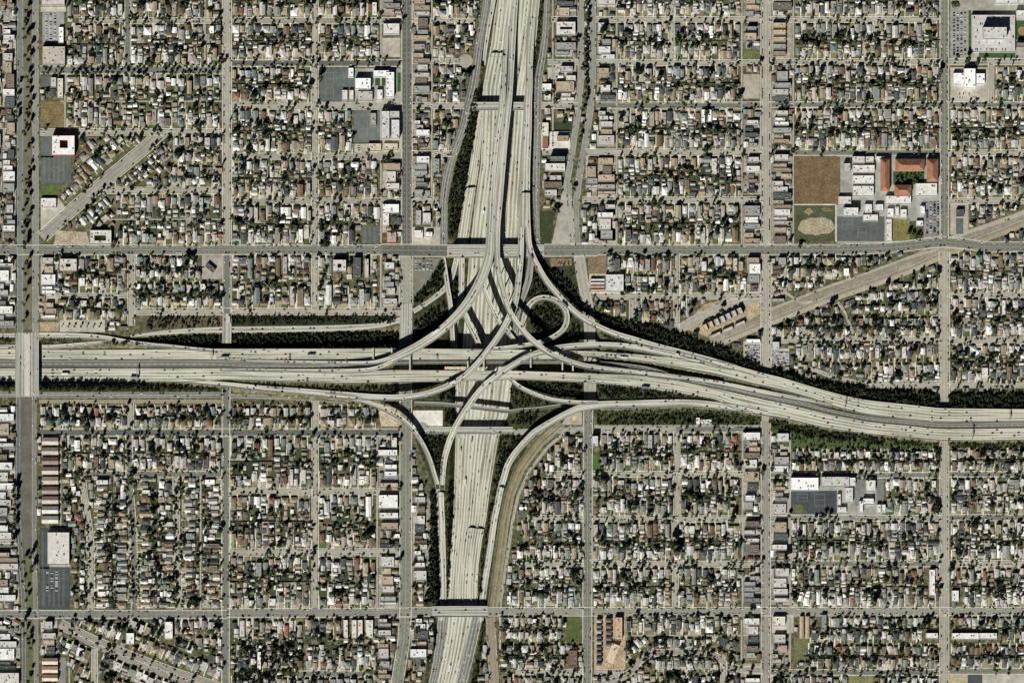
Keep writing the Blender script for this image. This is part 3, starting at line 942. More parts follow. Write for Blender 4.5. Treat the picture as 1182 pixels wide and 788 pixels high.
EW = [
    (24, 91, 258, 4.4, CONC, .3), (24, 266, 464, 5, (.28, .27, .23), .3), (24, 476, 548, 3.2, CONC, 0), (22.5, 636, 667, 4, CONC, 0), (22.7, 688, 879, 4.6, CONC, .05), (22.8, 889, 1086, 4.6, CONC, .1),
    (81, 46, 258, 7, ASPH2, 1.0), (73, 266, 464, 6, ASPH, .35), (71, 476, 533, 3.2, CONC, 0), (72, 632, 667, 4, CONC, 0), (72.3, 688, 879, 4.5, CONC, .1), (71.4, 889, 1086, 4.6, CONC, .25), (71.5, 1095, 1300, 5, CONC, .3),
    (152.5, 46, 258, 5.6, CONC, .3), (122.3, 266, 464, 6, CONC, .25), (122, 476, 536, 5, CONC, .1), (122, 625, 667, 5, CONC, 0), (122, 688, 879, 6, ASPH2, .1), (121, 889, 1086, 4.6, ASPH2, .5), (121.3, 1095, 1300, 4.8, ASPH2, .2),
    (220, 118, 258, 5.4, CONC, .25), (180.5, 266, 464, 5, (.3, .29, .25), .25), (177.5, 476, 522, 4.4, CONC, 0), (175, 626, 655, 4.4, CONC, 0), (176, 676, 879, 5.4, CONC, .1), (176, 889, 1086, 5.2, ASPH2, .2), (176.5, 1095, 1300, 5, CONC, .2),
    (232.5, 266, 464, 5.2, (.3, .29, .25), .25), (231, 476, 506, 4.4, CONC, 0), (231, 672, 879, 5, CONC, .1), (231.5, 1095, 1300, 4.8, CONC, .15),
    (359.5, 155, 462, 6, CONC2, .15), (341.8, 684, 879, 5.2, CONC, .15), (340, 1095, 1300, 5, CONC, .3), (392, 889, 1086, 5.4, CONC, .3), (393, 1095, 1300, 5.4, CONC, .3),
    (443.5, 1000, 1086, 5, CONC, .2), (443.5, 1095, 1300, 5.2, CONC, .3),
    (499, 44, 462, 7, ASPH, .35), (547, 97, 257, 5.6, ASPH2, .3), (566.6, 264, 462, 5.8, CONC, .25), (637, 264, 462, 6.2, CONC, .15),
    (495, 686, 780, 6, CONC, .05), (495, 780, 879, 6, ASPH2, .1), (547, 630, 674, 4.4, CONC, .1), (547, 683, 879, 4.8, CONC, .3), (548, 889, 1086, 4.6, ASPH2, .35), (547, 1095, 1300, 4.6, ASPH2, .3),
    (598, 608, 674, 5, CONC, .4), (598.3, 683, 879, 5, CONC, .2), (597.6, 889, 1086, 5, (.27, .265, .23), .15), (597, 1095, 1300, 5, ASPH2, .2),
    (650, 592, 674, 5, CONC, .7), (650.6, 683, 879, 5, CONC, .5), (650.2, 889, 1086, 5, ASPH2, .25), (650, 1095, 1300, 5, CONC, .3),
    (775.5, 889, 1086, 5, ASPH2, .6), (774, 1095, 1300, 5, ASPH2, .35), (777.5, 345, 420, 5.6, ASPH2, .2), (775, 595, 674, 4.5, CONC, .2), (776, 686, 720, 5, CONC, 0),
    (341, 55, 148, 3, CONC, 0), (22, -60, 18, 4, CONC, .1), (152, -60, 18, 4, CONC, .1), (630, -60, 20, 5, ASPH2, .1),
]
for y, x0, x1, w, col, tr in EW:
    street(Hs(y, x0, x1), w, col, trees=tr, park=.35)
NS = [
    (363.3, -60, 283, 6, CONC), (363.3, 293, 357, 5.6, CONC), (363.8, 503, 702, 5.4, CONC), (363.8, 462, 496, 6, CONC), (147.3, -60, 78, 5.6, ASPH2), (151.5, 294, 376, 6, CONC2),
    (150, 465, 496, 6, CONC), (774.8, -60, 70, 4.4, CONC), (781, 294, 378, 4.4, CONC), (781.2, 498, 596, 5.4, CONC), (779, 598, 622, 4.6, CONC), (779.5, 653, 701, 5, CONC),
    (1144, 73, 119, 4.4, CONC), (730, 345, 370, 5, CONC),
]
for x, y0, y1, w, col in NS:
    street(V(x, y0, y1), w, col, z=.18, park=.3, trees=.15)
street([(149, 502), (149.5, 560), (154, 610), (155.5, 704)], 5.8, ASPH2, z=.18, park=.4, trees=.5)
street([(95, 548), (97, 570), (103, 610), (105.5, 640), (105.5, 704)], 5.4, CONC, z=.18, park=.4, trees=.25)
street([(203, 550), (204, 620), (207, 704)], 5, CONC, z=.18, park=.4, trees=.5)
# alleys
for x, y0, y1 in ((236.5, 0, 78), (75, 84, 150), (439.7, -60, 280), (439.5, 294, 356), (498.3, -60, 282), (638, -60, 170), (711.8, -60, 282), (856.2, -60, 283), (915.6, -60, 283), (435.3, 502, 704), (857, 500, 702), (912, 500, 702),
                  (70, 505, 610), (231.5, 550, 704), (856, 715, 780), (80, 770, 850), (912, 712, 775)):
    street(V(x, y0, y1), 1.9, CONC, z=.2, walk=False, name="alley", park=0)
for y, x0, x1 in ((253.3, 125, 258), (117.2, 70, 256), (733, 722, 856), (343, 862, 878), (739, 684, 722)):
    street(Hs(y, x0, x1), 1.5, (.34, .32, .27), z=.2, walk=False, name="alley", park=0)
# diagonals and curves
street([(187, 152), (168, 170), (132, 200), (90, 236), (48, 274)], 12.5, (.30, .29, .25), z=.12, park=.3, trees=.25)
street([(70, 718), (92, 729), (109, 737), (147, 753.5), (198, 773), (250, 790), (300, 808)], 5.5, (.27, .26, .23), z=.12, park=.3, trees=.2)
street([(74, 726), (92, 735.5), (107, 743.5), (145, 760.5), (196, 780), (250, 798)], 5.5, (.27, .26, .23), z=.12, park=.3, trees=.2, walk=False)
street([(109, 748), (110, 850)], 4.6, CONC, z=.16, park=.3)
street([(783, 380), (800, 370), (843, 350), (858, 346), (879, 344)], 11, CONC, z=.12, park=.2, walk=False)
street([(690, 790), (712, 784), (728, 775), (742, 758), (757, 753), (780, 752), (820, 753), (832, 760), (838, 768), (856, 772), (878, 773)], 5.5, (.27, .26, .23), z=.12, park=.3, trees=.4)
street([(835, 764), (837, 850)], 4.8, CONC, z=.16, park=.3)
street([(895, 330), (925, 350), (950, 345)], 3, CONC, z=.16, park=.2, walk=False)
street([(967, 348), (975, 360), (985, 385)], 3, CONC, z=.16, park=.2, walk=False)
street([(888, 440), (930, 452)], .1, CONC, z=.0, walk=False, park=0) if False else None
street([(935, 425), (960, 434), (1000, 443.5)], 4.6, CONC, z=.16, park=.3, walk=False)
street([(892, 410), (935, 425)], 3, CONC, z=.16, park=.1, walk=False) if False else None
# widening dirt corridors
street([(572, 850), (570, 780), (566, 712)], 11, (.27, .23, .17), z=.12, park=.6, walk=False, name="dirt_road")
street([(568.5, 700), (574, 660), (582, 600), (588, 570), (600, 540), (622, 510), (648, 488)], 12, (.25, .215, .145), z=.08, park=0, walk=False, name="dirt_road")
for off_, wd_, c_ in ((-4.6, 2.6, (.10, .11, .055)), (-1.2, 1.6, (.22, .17, .11)), (2.2, 2.2, (.17, .165, .09)), (.6, .8, (.30, .27, .19))):
    mbx = MB()
    strip(mbx, [(568.5, 700), (574, 660), (582, 600), (588, 570), (600, 540), (622, 510), (648, 488)], wd_, .11 + .01 * wd_, c_, off=off_)
    struct(mbx.build("dirt_road", [M_YARD]))
street([(577, 700), (583.5, 655), (592, 600), (598, 572), (611, 543), (632, 516), (660, 492)], 3.4, (.34, .33, .28), z=.13, park=.3, walk=False)
street([(590.5, 498.5), (660, 496.5), (674, 495)], 6.6, (.32, .32, .27), z=.1, park=.1, walk=False)
street([(477, 498), (492, 497)], 7, (.3, .31, .27), z=.1, park=.0, walk=False)
# railway reserve running diagonally on the right
street([(820, 394), (884, 368), (950, 342), (1000, 324), (1050, 306), (1085, 290), (1120, 276), (1182, 252), (1300, 210)], 19, (.31, .275, .205), z=.04, park=0, walk=False, name="dirt_road")
for off_, wd_, c_ in ((-6.5, 2.4, (.17, .17, .11)), (-3.8, .7, (.2, .18, .14)), (-2.6, .5, (.22, .2, .16)), (-.4, 2.2, (.22, .22, .19)), (1.8, .8, (.33, .3, .24)), (3.2, .5, (.18, .165, .13))):
    mbx = MB()
    strip(mbx, [(820, 394), (884, 368), (950, 342), (1000, 324), (1050, 306), (1085, 290)], wd_, .055 + .004 * wd_, c_, off=off_)
    strip(mbx, [(1113, 279), (1182, 252), (1300, 210)], wd_, .055 + .004 * wd_, c_, off=off_)
    struct(mbx.build("dirt_road", [M_YARD]))
street([(820, 401), (884, 375.5), (950, 350), (1000, 332.5), (1050, 314), (1088, 296)], 4.4, (.38, .35, .28), z=.07, park=.05, walk=False, name="dirt_road")
street([(890, 357), (950, 333), (1000, 315.5), (1050, 297), (1084, 287.5)], 3.2, (.36, .33, .27), z=.07, park=.05, walk=False, name="dirt_road")
street([(1095, 276), (1120, 267), (1182, 246), (1300, 204)], 4.5, (.38, .36, .30), z=.07, park=.05, walk=False)
street([(45, 463.2), (255, 463.2)], 4.2, (.30, .26, .19), z=.05, park=0, walk=False, name="dirt_road")
paint(BUSY, [(-50, 438), (470, 438), (470, 467), (-50, 467)])
paint(BUSY, [(-60, 383), (50, 383), (50, 400), (-60, 400)])
paint(BUSY, [(155, 363), (462, 363), (500, 300), (530, 270), (530, 180), (700, 340), (700, 520), (470, 520), (470, 470), (155, 470)][:3] + [(462, 410), (155, 410)])
# keep houses off the interchange and banks
for p in ([(477, 356), (513, 298), (640, 296), (662, 300), (668, 345), (700, 362), (742, 374), (783, 383), (815, 395), (860, 408), (878, 420), (892, 424), (935, 438), (1000, 448), (1084, 453), (1200, 453), (1200, 516), (1084, 519), (1000, 520), (900, 510), (888, 492), (640, 492), (640, 500), (600, 560), (560, 705), (490, 705), (497, 600), (477, 500)],
          [(0, 383), (160, 383), (160, 452), (0, 452)], [(514, 283), (520, 190), (552, 60), (560, -60), (634, -60), (625, 90), (624, 283)], [(560, 712), (548, 790), (540, 850), (470, 850), (486, 788), (499, 760), (504, 712)],
          [(24, -60), (38, -60), (38, 384), (24, 384)], [(20, 457), (40, 457), (44, 850), (26, 850)]):
    paint(BUSY, p)

# ------------------------------------------------------------------ bridges carrying streets over the freeways


def road_bridge(label, pts, w, lanes, z=.25, mat=None, thick=1.6):
    p = [(x, y, w, z) for x, y in pts]
    flyover(label, p, lanes, mat or M_BRIDGE, name="road_bridge", cat="bridge", thick=thick, pil=16, group="street bridges over the freeways", traffic=True)


road_bridge("wide avenue bridge over the freeway near the left edge, pale median", [(31.2, 384), (31.2, 420), (31.2, 458)], 27, 7)
mb = MB()
box_px(mb, 28.2, 386, 34.5, 457, .26, .42, (.5, .47, .42))
for xx_ in (21.5, 24.8, 37.6, 41):
    strip(mark_mb, [(xx_, 386), (xx_, 456)], .3, .3, (.2, .2, .19))
tag(mb.build("traffic_island", [M_ROAD]), "pale raised island down the middle of the wide far left bridge", "traffic island")
road_bridge("narrow street bridge over the dark wooded trench left of centre", [(262, 362), (262, 380), (261.5, 396)], 10.5, 2)
road_bridge("avenue bridge over the trench beside the broad flyover", [(468.8, 351), (468.6, 370), (468.4, 391.5)], 14.5, 5)
road_bridge("boulevard bridge passing under the viaducts across the sunken north lanes", [(516, 290), (570, 290), (628, 290)], 15.4, 5)
road_bridge("northernmost street bridge across the sunken lanes near the top", [(545, 122.8), (580, 122.8), (618, 122.8)], 9.4, 2)
road_bridge("lower street bridge across the sunken lanes under the southern flyover", [(490, 496.6), (540, 496.6), (592, 496.6)], 8.4, 2)
road_bridge("bottom street bridge crossing the sunken lanes near the lower edge", [(499, 705.6), (530, 705.4), (563, 705.4)], 12.6, 4)
road_bridge("plank-like crossing of the rail reserve avenue", [(1090, 276), (1090, 283), (1090, 290)], .1, 1) if False else None

# ------------------------------------------------------------------ sites: fields, yards, car parks
site_mb = MB()
pave_mb = MB()
PARKS = []


def site(poly, col, z=.06, name=None, keep=True):
    if len(poly) == 4 and not isinstance(poly[0], tuple):
        x0, y0, x1, y1 = poly
        poly = [(x0, y1), (x1, y1), (x1, y0), (x0, y0)]
    q = [W(x, y, z) for x, y in poly]
    ar = sum(q[u][0] * q[(u + 1) % len(q)][1] - q[(u + 1) % len(q)][0] * q[u][1] for u in range(len(q)))
    if ar < 0:
        q.reverse()
    (pave_mb if max(col) - min(col) < .1 and min(col) > .05 and max(col) - min(col) < .4 * max(col) else site_mb).face(q, col)
    if keep:
        paint(BUSY, poly)


GREEN = (.04, .065, .028)
LAWN = (.10, .13, .05)
BROWN = (.20, .145, .08)
ADARK = (.10, .115, .11)
ADK2 = (.055, .065, .07)
LOT = (.40, .38, .32)
site((26.5, -60, 37.5, 380), (.14, .135, .095), .05)
site((24, 459, 37, 640), (.125, .12, .10), .05)
site([(30, 640), (39, 640), (40, 850), (31, 850)], (.12, .13, .06), .05)
site((47, 8, 76, 14), LOT)
site((49, 14.5, 74, 49), (.28, .28, .27))
site((48, 88, 59, 102), ADARK)
site((47, 117, 74, 147), (.17, .135, .065))
site((47, 155, 62, 182), ADARK)
site((47, 180, 82, 212), ADARK)
site([(48, 213), (71, 213), (67, 228), (48, 228)], (.09, .12, .04))
site([(47, 229), (68, 229), (76, 240), (56, 262), (47, 272)], LOT)
site([(65, 266), (100, 268), (104, 283), (62, 283)], (.36, .31, .23))
site((233, 295, 256.5, 322), (.33, .31, .27))
site((69, 369, 121, 383), LOT)
site([(46, 372), (68, 372), (68, 383), (46, 383)], (.36, .28, .18))
site((369, 79, 410, 118), ADARK)
site((409, 79, 463, 118), (.30, .30, .27), .05)
site((433, 90, 445, 99), GREEN, .1)
site((458.6, 84, 463, 106), (.04, .085, .03), .1)
site((409, 127, 439, 166), (.13, .145, .135))
site((409, 165, 463, 176), (.42, .38, .29))
site((440, 127, 463, 165), LOT, .05)
site((441, 44, 462, 66), (.38, .36, .3))
site((418, 261, 437, 281), ADARK)
site([(476, 262), (508, 262), (508, 282), (476, 282)], LOT)
site([(477, 298), (508, 298), (500, 316), (490, 330), (478, 340)], (.17, .17, .14))
site((634, 141, 661, 152), (.035, .05, .025))
site((625, 150, 658, 173), (.62, .59, .54))
site([(621.5, 244), (640.5, 242), (636, 281), (621, 281)], (.04, .052, .026))
site([(644, 247), (652, 205), (660, 215), (660, 281), (637, 281)], (.34, .325, .285))
site([(626, 298), (661, 298), (664, 345), (632, 312)], (.035, .048, .026))
site([(634, 298), (660, 298), (660, 306), (636, 308)], (.2, .15, .09), .12)
site((679, 295, 700, 316), (.19, .15, .09))
site((680, 316, 720, 339), (.42, .38, .31), .05)
site((699, 188, 711, 190), LOT, keep=False)
site((918, 181, 970, 237), (.155, .105, .055))
site((917, 237, 965, 279), (.07, .08, .042))
cx_, cy_ = 942.5, 261
site([(cx_ + 21 * math.cos(t) * (1 + .05 * math.sin(3 * t) + .03 * math.sin(7 * t + 1)), cy_ + 11 * math.sin(t) * (1 + .10 * math.cos(2 * t + .5) + .05 * math.sin(9 * t))) for t in np.linspace(0, 2 * math.pi, 60)[:-1]], (.33, .285, .205), .12)

site([(cx_ - 9 + 5 * math.cos(t) * (1 + .3 * math.sin(3 * t)), 244 + 3.4 * math.sin(t) * (1 + .3 * math.cos(4 * t))) for t in np.linspace(0, 2 * math.pi, 24)[:-1]], (.26, .20, .11), .12)
site([(cx_ + 12 + 6 * math.cos(t) * (1 + .3 * math.sin(2 * t)), 242 + 2.4 * math.sin(t)) for t in np.linspace(0, 2 * math.pi, 24)[:-1]], (.15, .14, .07), .12)
site((964, 236, 966, 279), (.5, .47, .4), .1)
site((917, 235.4, 965, 237), (.5, .47, .4), .14)
site((966, 180, 1086, 281), (.30, .30, .27), .04)
site((966, 250, 1021, 278.5), (.095, .105, .1), .08)
site((1031, 198, 1067, 213), (.035, .075, .028), .08)
site((1030, 252, 1050, 278), (.17, .16, .06), .08)
site((1050, 255, 1066, 277), (.07, .08, .035), .08)
site((1066, 232, 1086, 273), (.20, .20, .20), .08)
site((1097, 235, 1118, 271), (.36, .33, .28), .05)
site((1103.5, 252, 1112, 270), ADARK, .1)
site((1097, 0, 1172, 69), (.30, .29, .25), .04)
site((1098, 12, 1117, 66), (.27, .27, .25), .08)
site((1118, 12, 1121, 66), (.04, .085, .03), .1)
site((1130, 61, 1172, 67), (.045, .09, .03), .1)
site((1172, 0, 1260, 68), (.33, .32, .28), .04)
site((1172.5, 24, 1200, 46), (.04, .09, .03), .08)
site([(1180 + 5 * math.cos(t), 36 + 5 * math.sin(t)) for t in np.linspace(0, 2 * math.pi, 18)[:-1]], (.3, .2, .1), .12)
site((1097, 78, 1140, 118), LOT, .05)
site((912, 549, 1018, 594), (.28, .275, .25), .04)
site((913, 566, 966, 593), ADK2, .08)
site([(914, 582), (926, 582), (932, 592), (914, 592)], (.10, .11, .05), .12)
site((987, 552, 1000, 583), (.17, .18, .17), .08)
site((1012, 549, 1020, 580), (.17, .18, .17), .08)
site((477, 473.5, 511, 494), (.66, .64, .58))
site([(486, 486), (495, 490), (490, 494), (480, 492)], (.3, .3, .28), .1, keep=False)
site([(655, 478), (672, 475), (672, 490), (648, 490)], (.36, .33, .3), .12)
site([(660, 481), (666, 480), (665, 485), (660, 486)], (.5, .42, .14), .16)
site((46, 609, 57, 656), ADK2)
site((46, 654, 81, 704), (.06, .07, .075))
site((57, 609, 81, 654), (.3, .29, .26))
site([(73 + 5 * math.cos(t), 723 + 5 * math.sin(t)) for t in np.linspace(0, 2 * math.pi, 20)[:-1]], (.3, .28, .25), .2)
site((67, 758, 76, 790), (.2, .2, .19), .05)
site((686, 711, 722, 772), (.38, .29, .2), .05)
site((654.5, 712, 670, 741), (.08, .10, .03), .08)
site((682, 524, 692, 545), (.07, .12, .03), .08)
site((858, 765, 878, 780), (.3, .27, .2), .05)
site((859, 711, 878, 765), (.33, .31, .26), .04) if False else None
site((1096, 778, 1117, 800), (.40, .33, .22), .05)
site((1118, 777, 1134, 800), ADK2, .05)
site((1134, 777, 1200, 800), LOT, .05)
site((980, 779, 1008, 800), (.17, .17, .08), .05)
site([(537 + 8.5 * math.cos(t), 70.5 + 7.6 * math.sin(t)) for t in np.linspace(0, 2 * math.pi, 24)[:-1]], (.33, .31, .27), .2)
site((632, 78, 641, 92), (.38, .35, .3), .05)
site((891, 24, 914, 68), (.33, .29, .23), .04)
site((858, 58, 878, 67), (.13, .14, .05), .05)
site((858, 86, 877, 114), (.36, .33, .28), .04)
site([(810, 388), (818, 400), (880, 404), (878, 424), (830, 402)], (.2, .18, .13), .05, keep=True) if False else None
site([(812, 352), (860, 338), (868, 355), (876, 366), (820, 390), (786, 378)], (.33, .27, .18), .03)
site([(862, 343), (877, 346), (877, 362), (864, 370)], (.36, .30, .19), .07)
site((858, 394, 878, 419), (.36, .34, .31), .05)
site((890, 402, 911, 422), (.36, .35, .33), .05)
site([(884, 707), (884, 740)] + [(884, 741)], CONC, keep=False) if False else None
site((891, 709, 916, 730), LOT, .05)
site([(916, 735), (933, 735), (930, 760), (916, 765)], (.13, .13, .07), .05)
site([(890, 498), (911, 498), (911, 540), (890, 540)], (.3, .3, .27), .03, keep=False)
site([(267, 364), (456, 364), (456, 374), (267, 376.5)], (.026, .034, .018), .08)
site([(165, 365), (256, 365), (256, 377), (165, 383)], (.1, .09, .06), .06)
site([(888, 494), (950, 505), (1084, 512), (1084, 519), (950, 518), (905, 515)], (.06, .09, .03), .06)
site((476, 575, 497, 690), (.25, .24, .2), .03, keep=False)
site([(435, 465), (461, 472), (461, 492), (440, 492)], (.42, .36, .26), .05)
struct(site_mb.build("fields", [M_YARD]))
struct(pave_mb.build("paved_lots", [attr_mat("lot_paving", 0.9, 0.12, 0.16, 0.035, 0.2)]))

# ------------------------------------------------------------------ generic building shapes


def frame(cx, cy, ang):
    c = W(cx, cy)
    ca, sa = math.cos(ang), math.sin(ang)

    def P(u, v):
        # u right, v down the plan, in plan units
        return (c[0] + (u * ca + v * sa) * S, c[1] + (u * sa - v * ca) * S)
    return P


def house_mesh(spec, mw, mr, wi=0, ri=0, z0=0.0):
    cx, cy, w, d, ang, hh, kind, rc, wc, wing = spec
    P = frame(cx, cy, ang)

    def body(u0, u1, v0, v1, h, kind):
        oh = .25
        base = [P(u0, v1), P(u1, v1), P(u1, v0), P(u0, v0)]
        lw, ld = (u1 - u0), (v1 - v0)
        if kind == 'flat':
            mw.prism(base, z0 - .3, z0 + h + .5, wc, wi, wc)
            i = .22
            top = [P(u0 + i, v1 - i), P(u1 - i, v1 - i), P(u1 - i, v0 + i), P(u0 + i, v0 + i)]
            mr.face([(p[0], p[1], z0 + h + .52) for p in top], rc, ri)
            if lw * ld > 30:
                for _ in range(int(min(6, lw * ld / 30))):
                    a, b = random.uniform(u0 + 1, u1 - 1), random.uniform(v0 + 1, v1 - 1)
                    s = random.uniform(.35, .7)
                    q = [P(a - s, b + s), P(a + s, b + s), P(a + s, b - s), P(a - s, b - s)]
                    mr.prism(q, z0 + h + .5, z0 + h + 1.7, (.35, .35, .34), ri)
            return
        mw.prism(base, z0 - .3, z0 + h, wc, wi)
        e = [P(u0 - oh, v1 + oh), P(u1 + oh, v1 + oh), P(u1 + oh, v0 - oh), P(u0 - oh, v0 - oh)]
        E = [(p[0], p[1], z0 + h - .05) for p in e]
        rise = min(lw, ld) * S * .5 * random.uniform(.36, .5)
        hip = kind == 'hip'
        if lw >= ld:
            k = ld / 2 * (.95 if hip else -oh / (ld / 2) if ld else 0)
            k = ld / 2 * .95 if hip else -oh
            r0, r1 = P(u0 + k, (v0 + v1) / 2), P(u1 - k, (v0 + v1) / 2)
            R0, R1 = (r0[0], r0[1], z0 + h + rise), (r1[0], r1[1], z0 + h + rise)
            mr.face([E[0], E[1], R1, R0], rc, ri)
            mr.face([E[2], E[3], R0, R1], rc, ri)
            mr.face([E[1], E[2], R1], rc if hip else wc, ri)
            mr.face([E[3], E[0], R0], rc if hip else wc, ri)
        else:
            k = lw / 2 * .95 if hip else -oh
            r0, r1 = P((u0 + u1) / 2, v0 + k), P((u0 + u1) / 2, v1 - k)
            R0, R1 = (r0[0], r0[1], z0 + h + rise), (r1[0], r1[1], z0 + h + rise)
            mr.face([E[1], E[2], R0, R1], rc, ri)
            mr.face([E[3], E[0], R1, R0], rc, ri)
            mr.face([E[0], E[1], R1], rc if hip else wc, ri)
            mr.face([E[2], E[3], R0], rc if hip else wc, ri)
    body(-w / 2, w / 2, -d / 2, d / 2, hh, kind)
    if wing:
        u0, u1, v0, v1 = wing
        body(u0, u1, v0, v1, hh - .22, kind)


ROOFS = [((.48, .47, .45), "pale grey", 22), ((.39, .36, .33), "pinkish beige", 9), ((.24, .24, .225), "mid grey", 17), ((.31, .26, .185), "tan", 18),
         ((.16, .115, .08), "brown", 9), ((.075, .08, .085), "charcoal", 11), ((.19, .22, .20), "greenish grey", 8), ((.68, .68, .67), "white", 7),
         ((.24, .12, .085), "rust red", 1.3), ((.30, .34, .39), "bluish", .6)]
RW = [r[2] for r in ROOFS]


def pick_roof():
    r = random.choices(ROOFS, RW)[0]
    k = random.uniform(.8, 1.2)
    return tuple(min(.85, c * k * random.uniform(.97, 1.03)) for c in r[0]), r[1]


HOUSES = []      # (area, spec, colourname, block, side, order)
TREES = []       # (r, x, y, desc)
CARS = []        # parked
FENCES = []
yard_mb = MB()
drive_mb = MB()


def rect_free(P, u0, u1, v0, v1):
    for a in (0, .5, 1):
        for b in (0, .5, 1):
            p = P(u0 + (u1 - u0) * a, v0 + (v1 - v0) * b)
            if busy_at(p[0] / S + CX, CY - p[1] / S):
                return False
    return True


def patch(mb, P, u0, u1, v0, v1, z, col):
    mb.face([(*P(u0, v1), z), (*P(u1, v1), z), (*P(u1, v0), z), (*P(u0, v0), z)], col)


YARDC = [((.085, .085, .05), 4), ((.04, .05, .025), 7), ((.14, .13, .085), 3), ((.30, .285, .24), 3.2), ((.055, .07, .032), 5), ((.11, .105, .065), 3)]
LAWNC = [((.10, .115, .05), 5), ((.19, .175, .095), 5), ((.07, .10, .035), 2.5), ((.27, .24, .16), 2), ((.34, .32, .26), 1.4)]


def wpick(t):
    c = random.choices([a for a, b in t], [b for a, b in t])[0]
    k = random.uniform(.8, 1.2)
    return tuple(x * k for x in c)


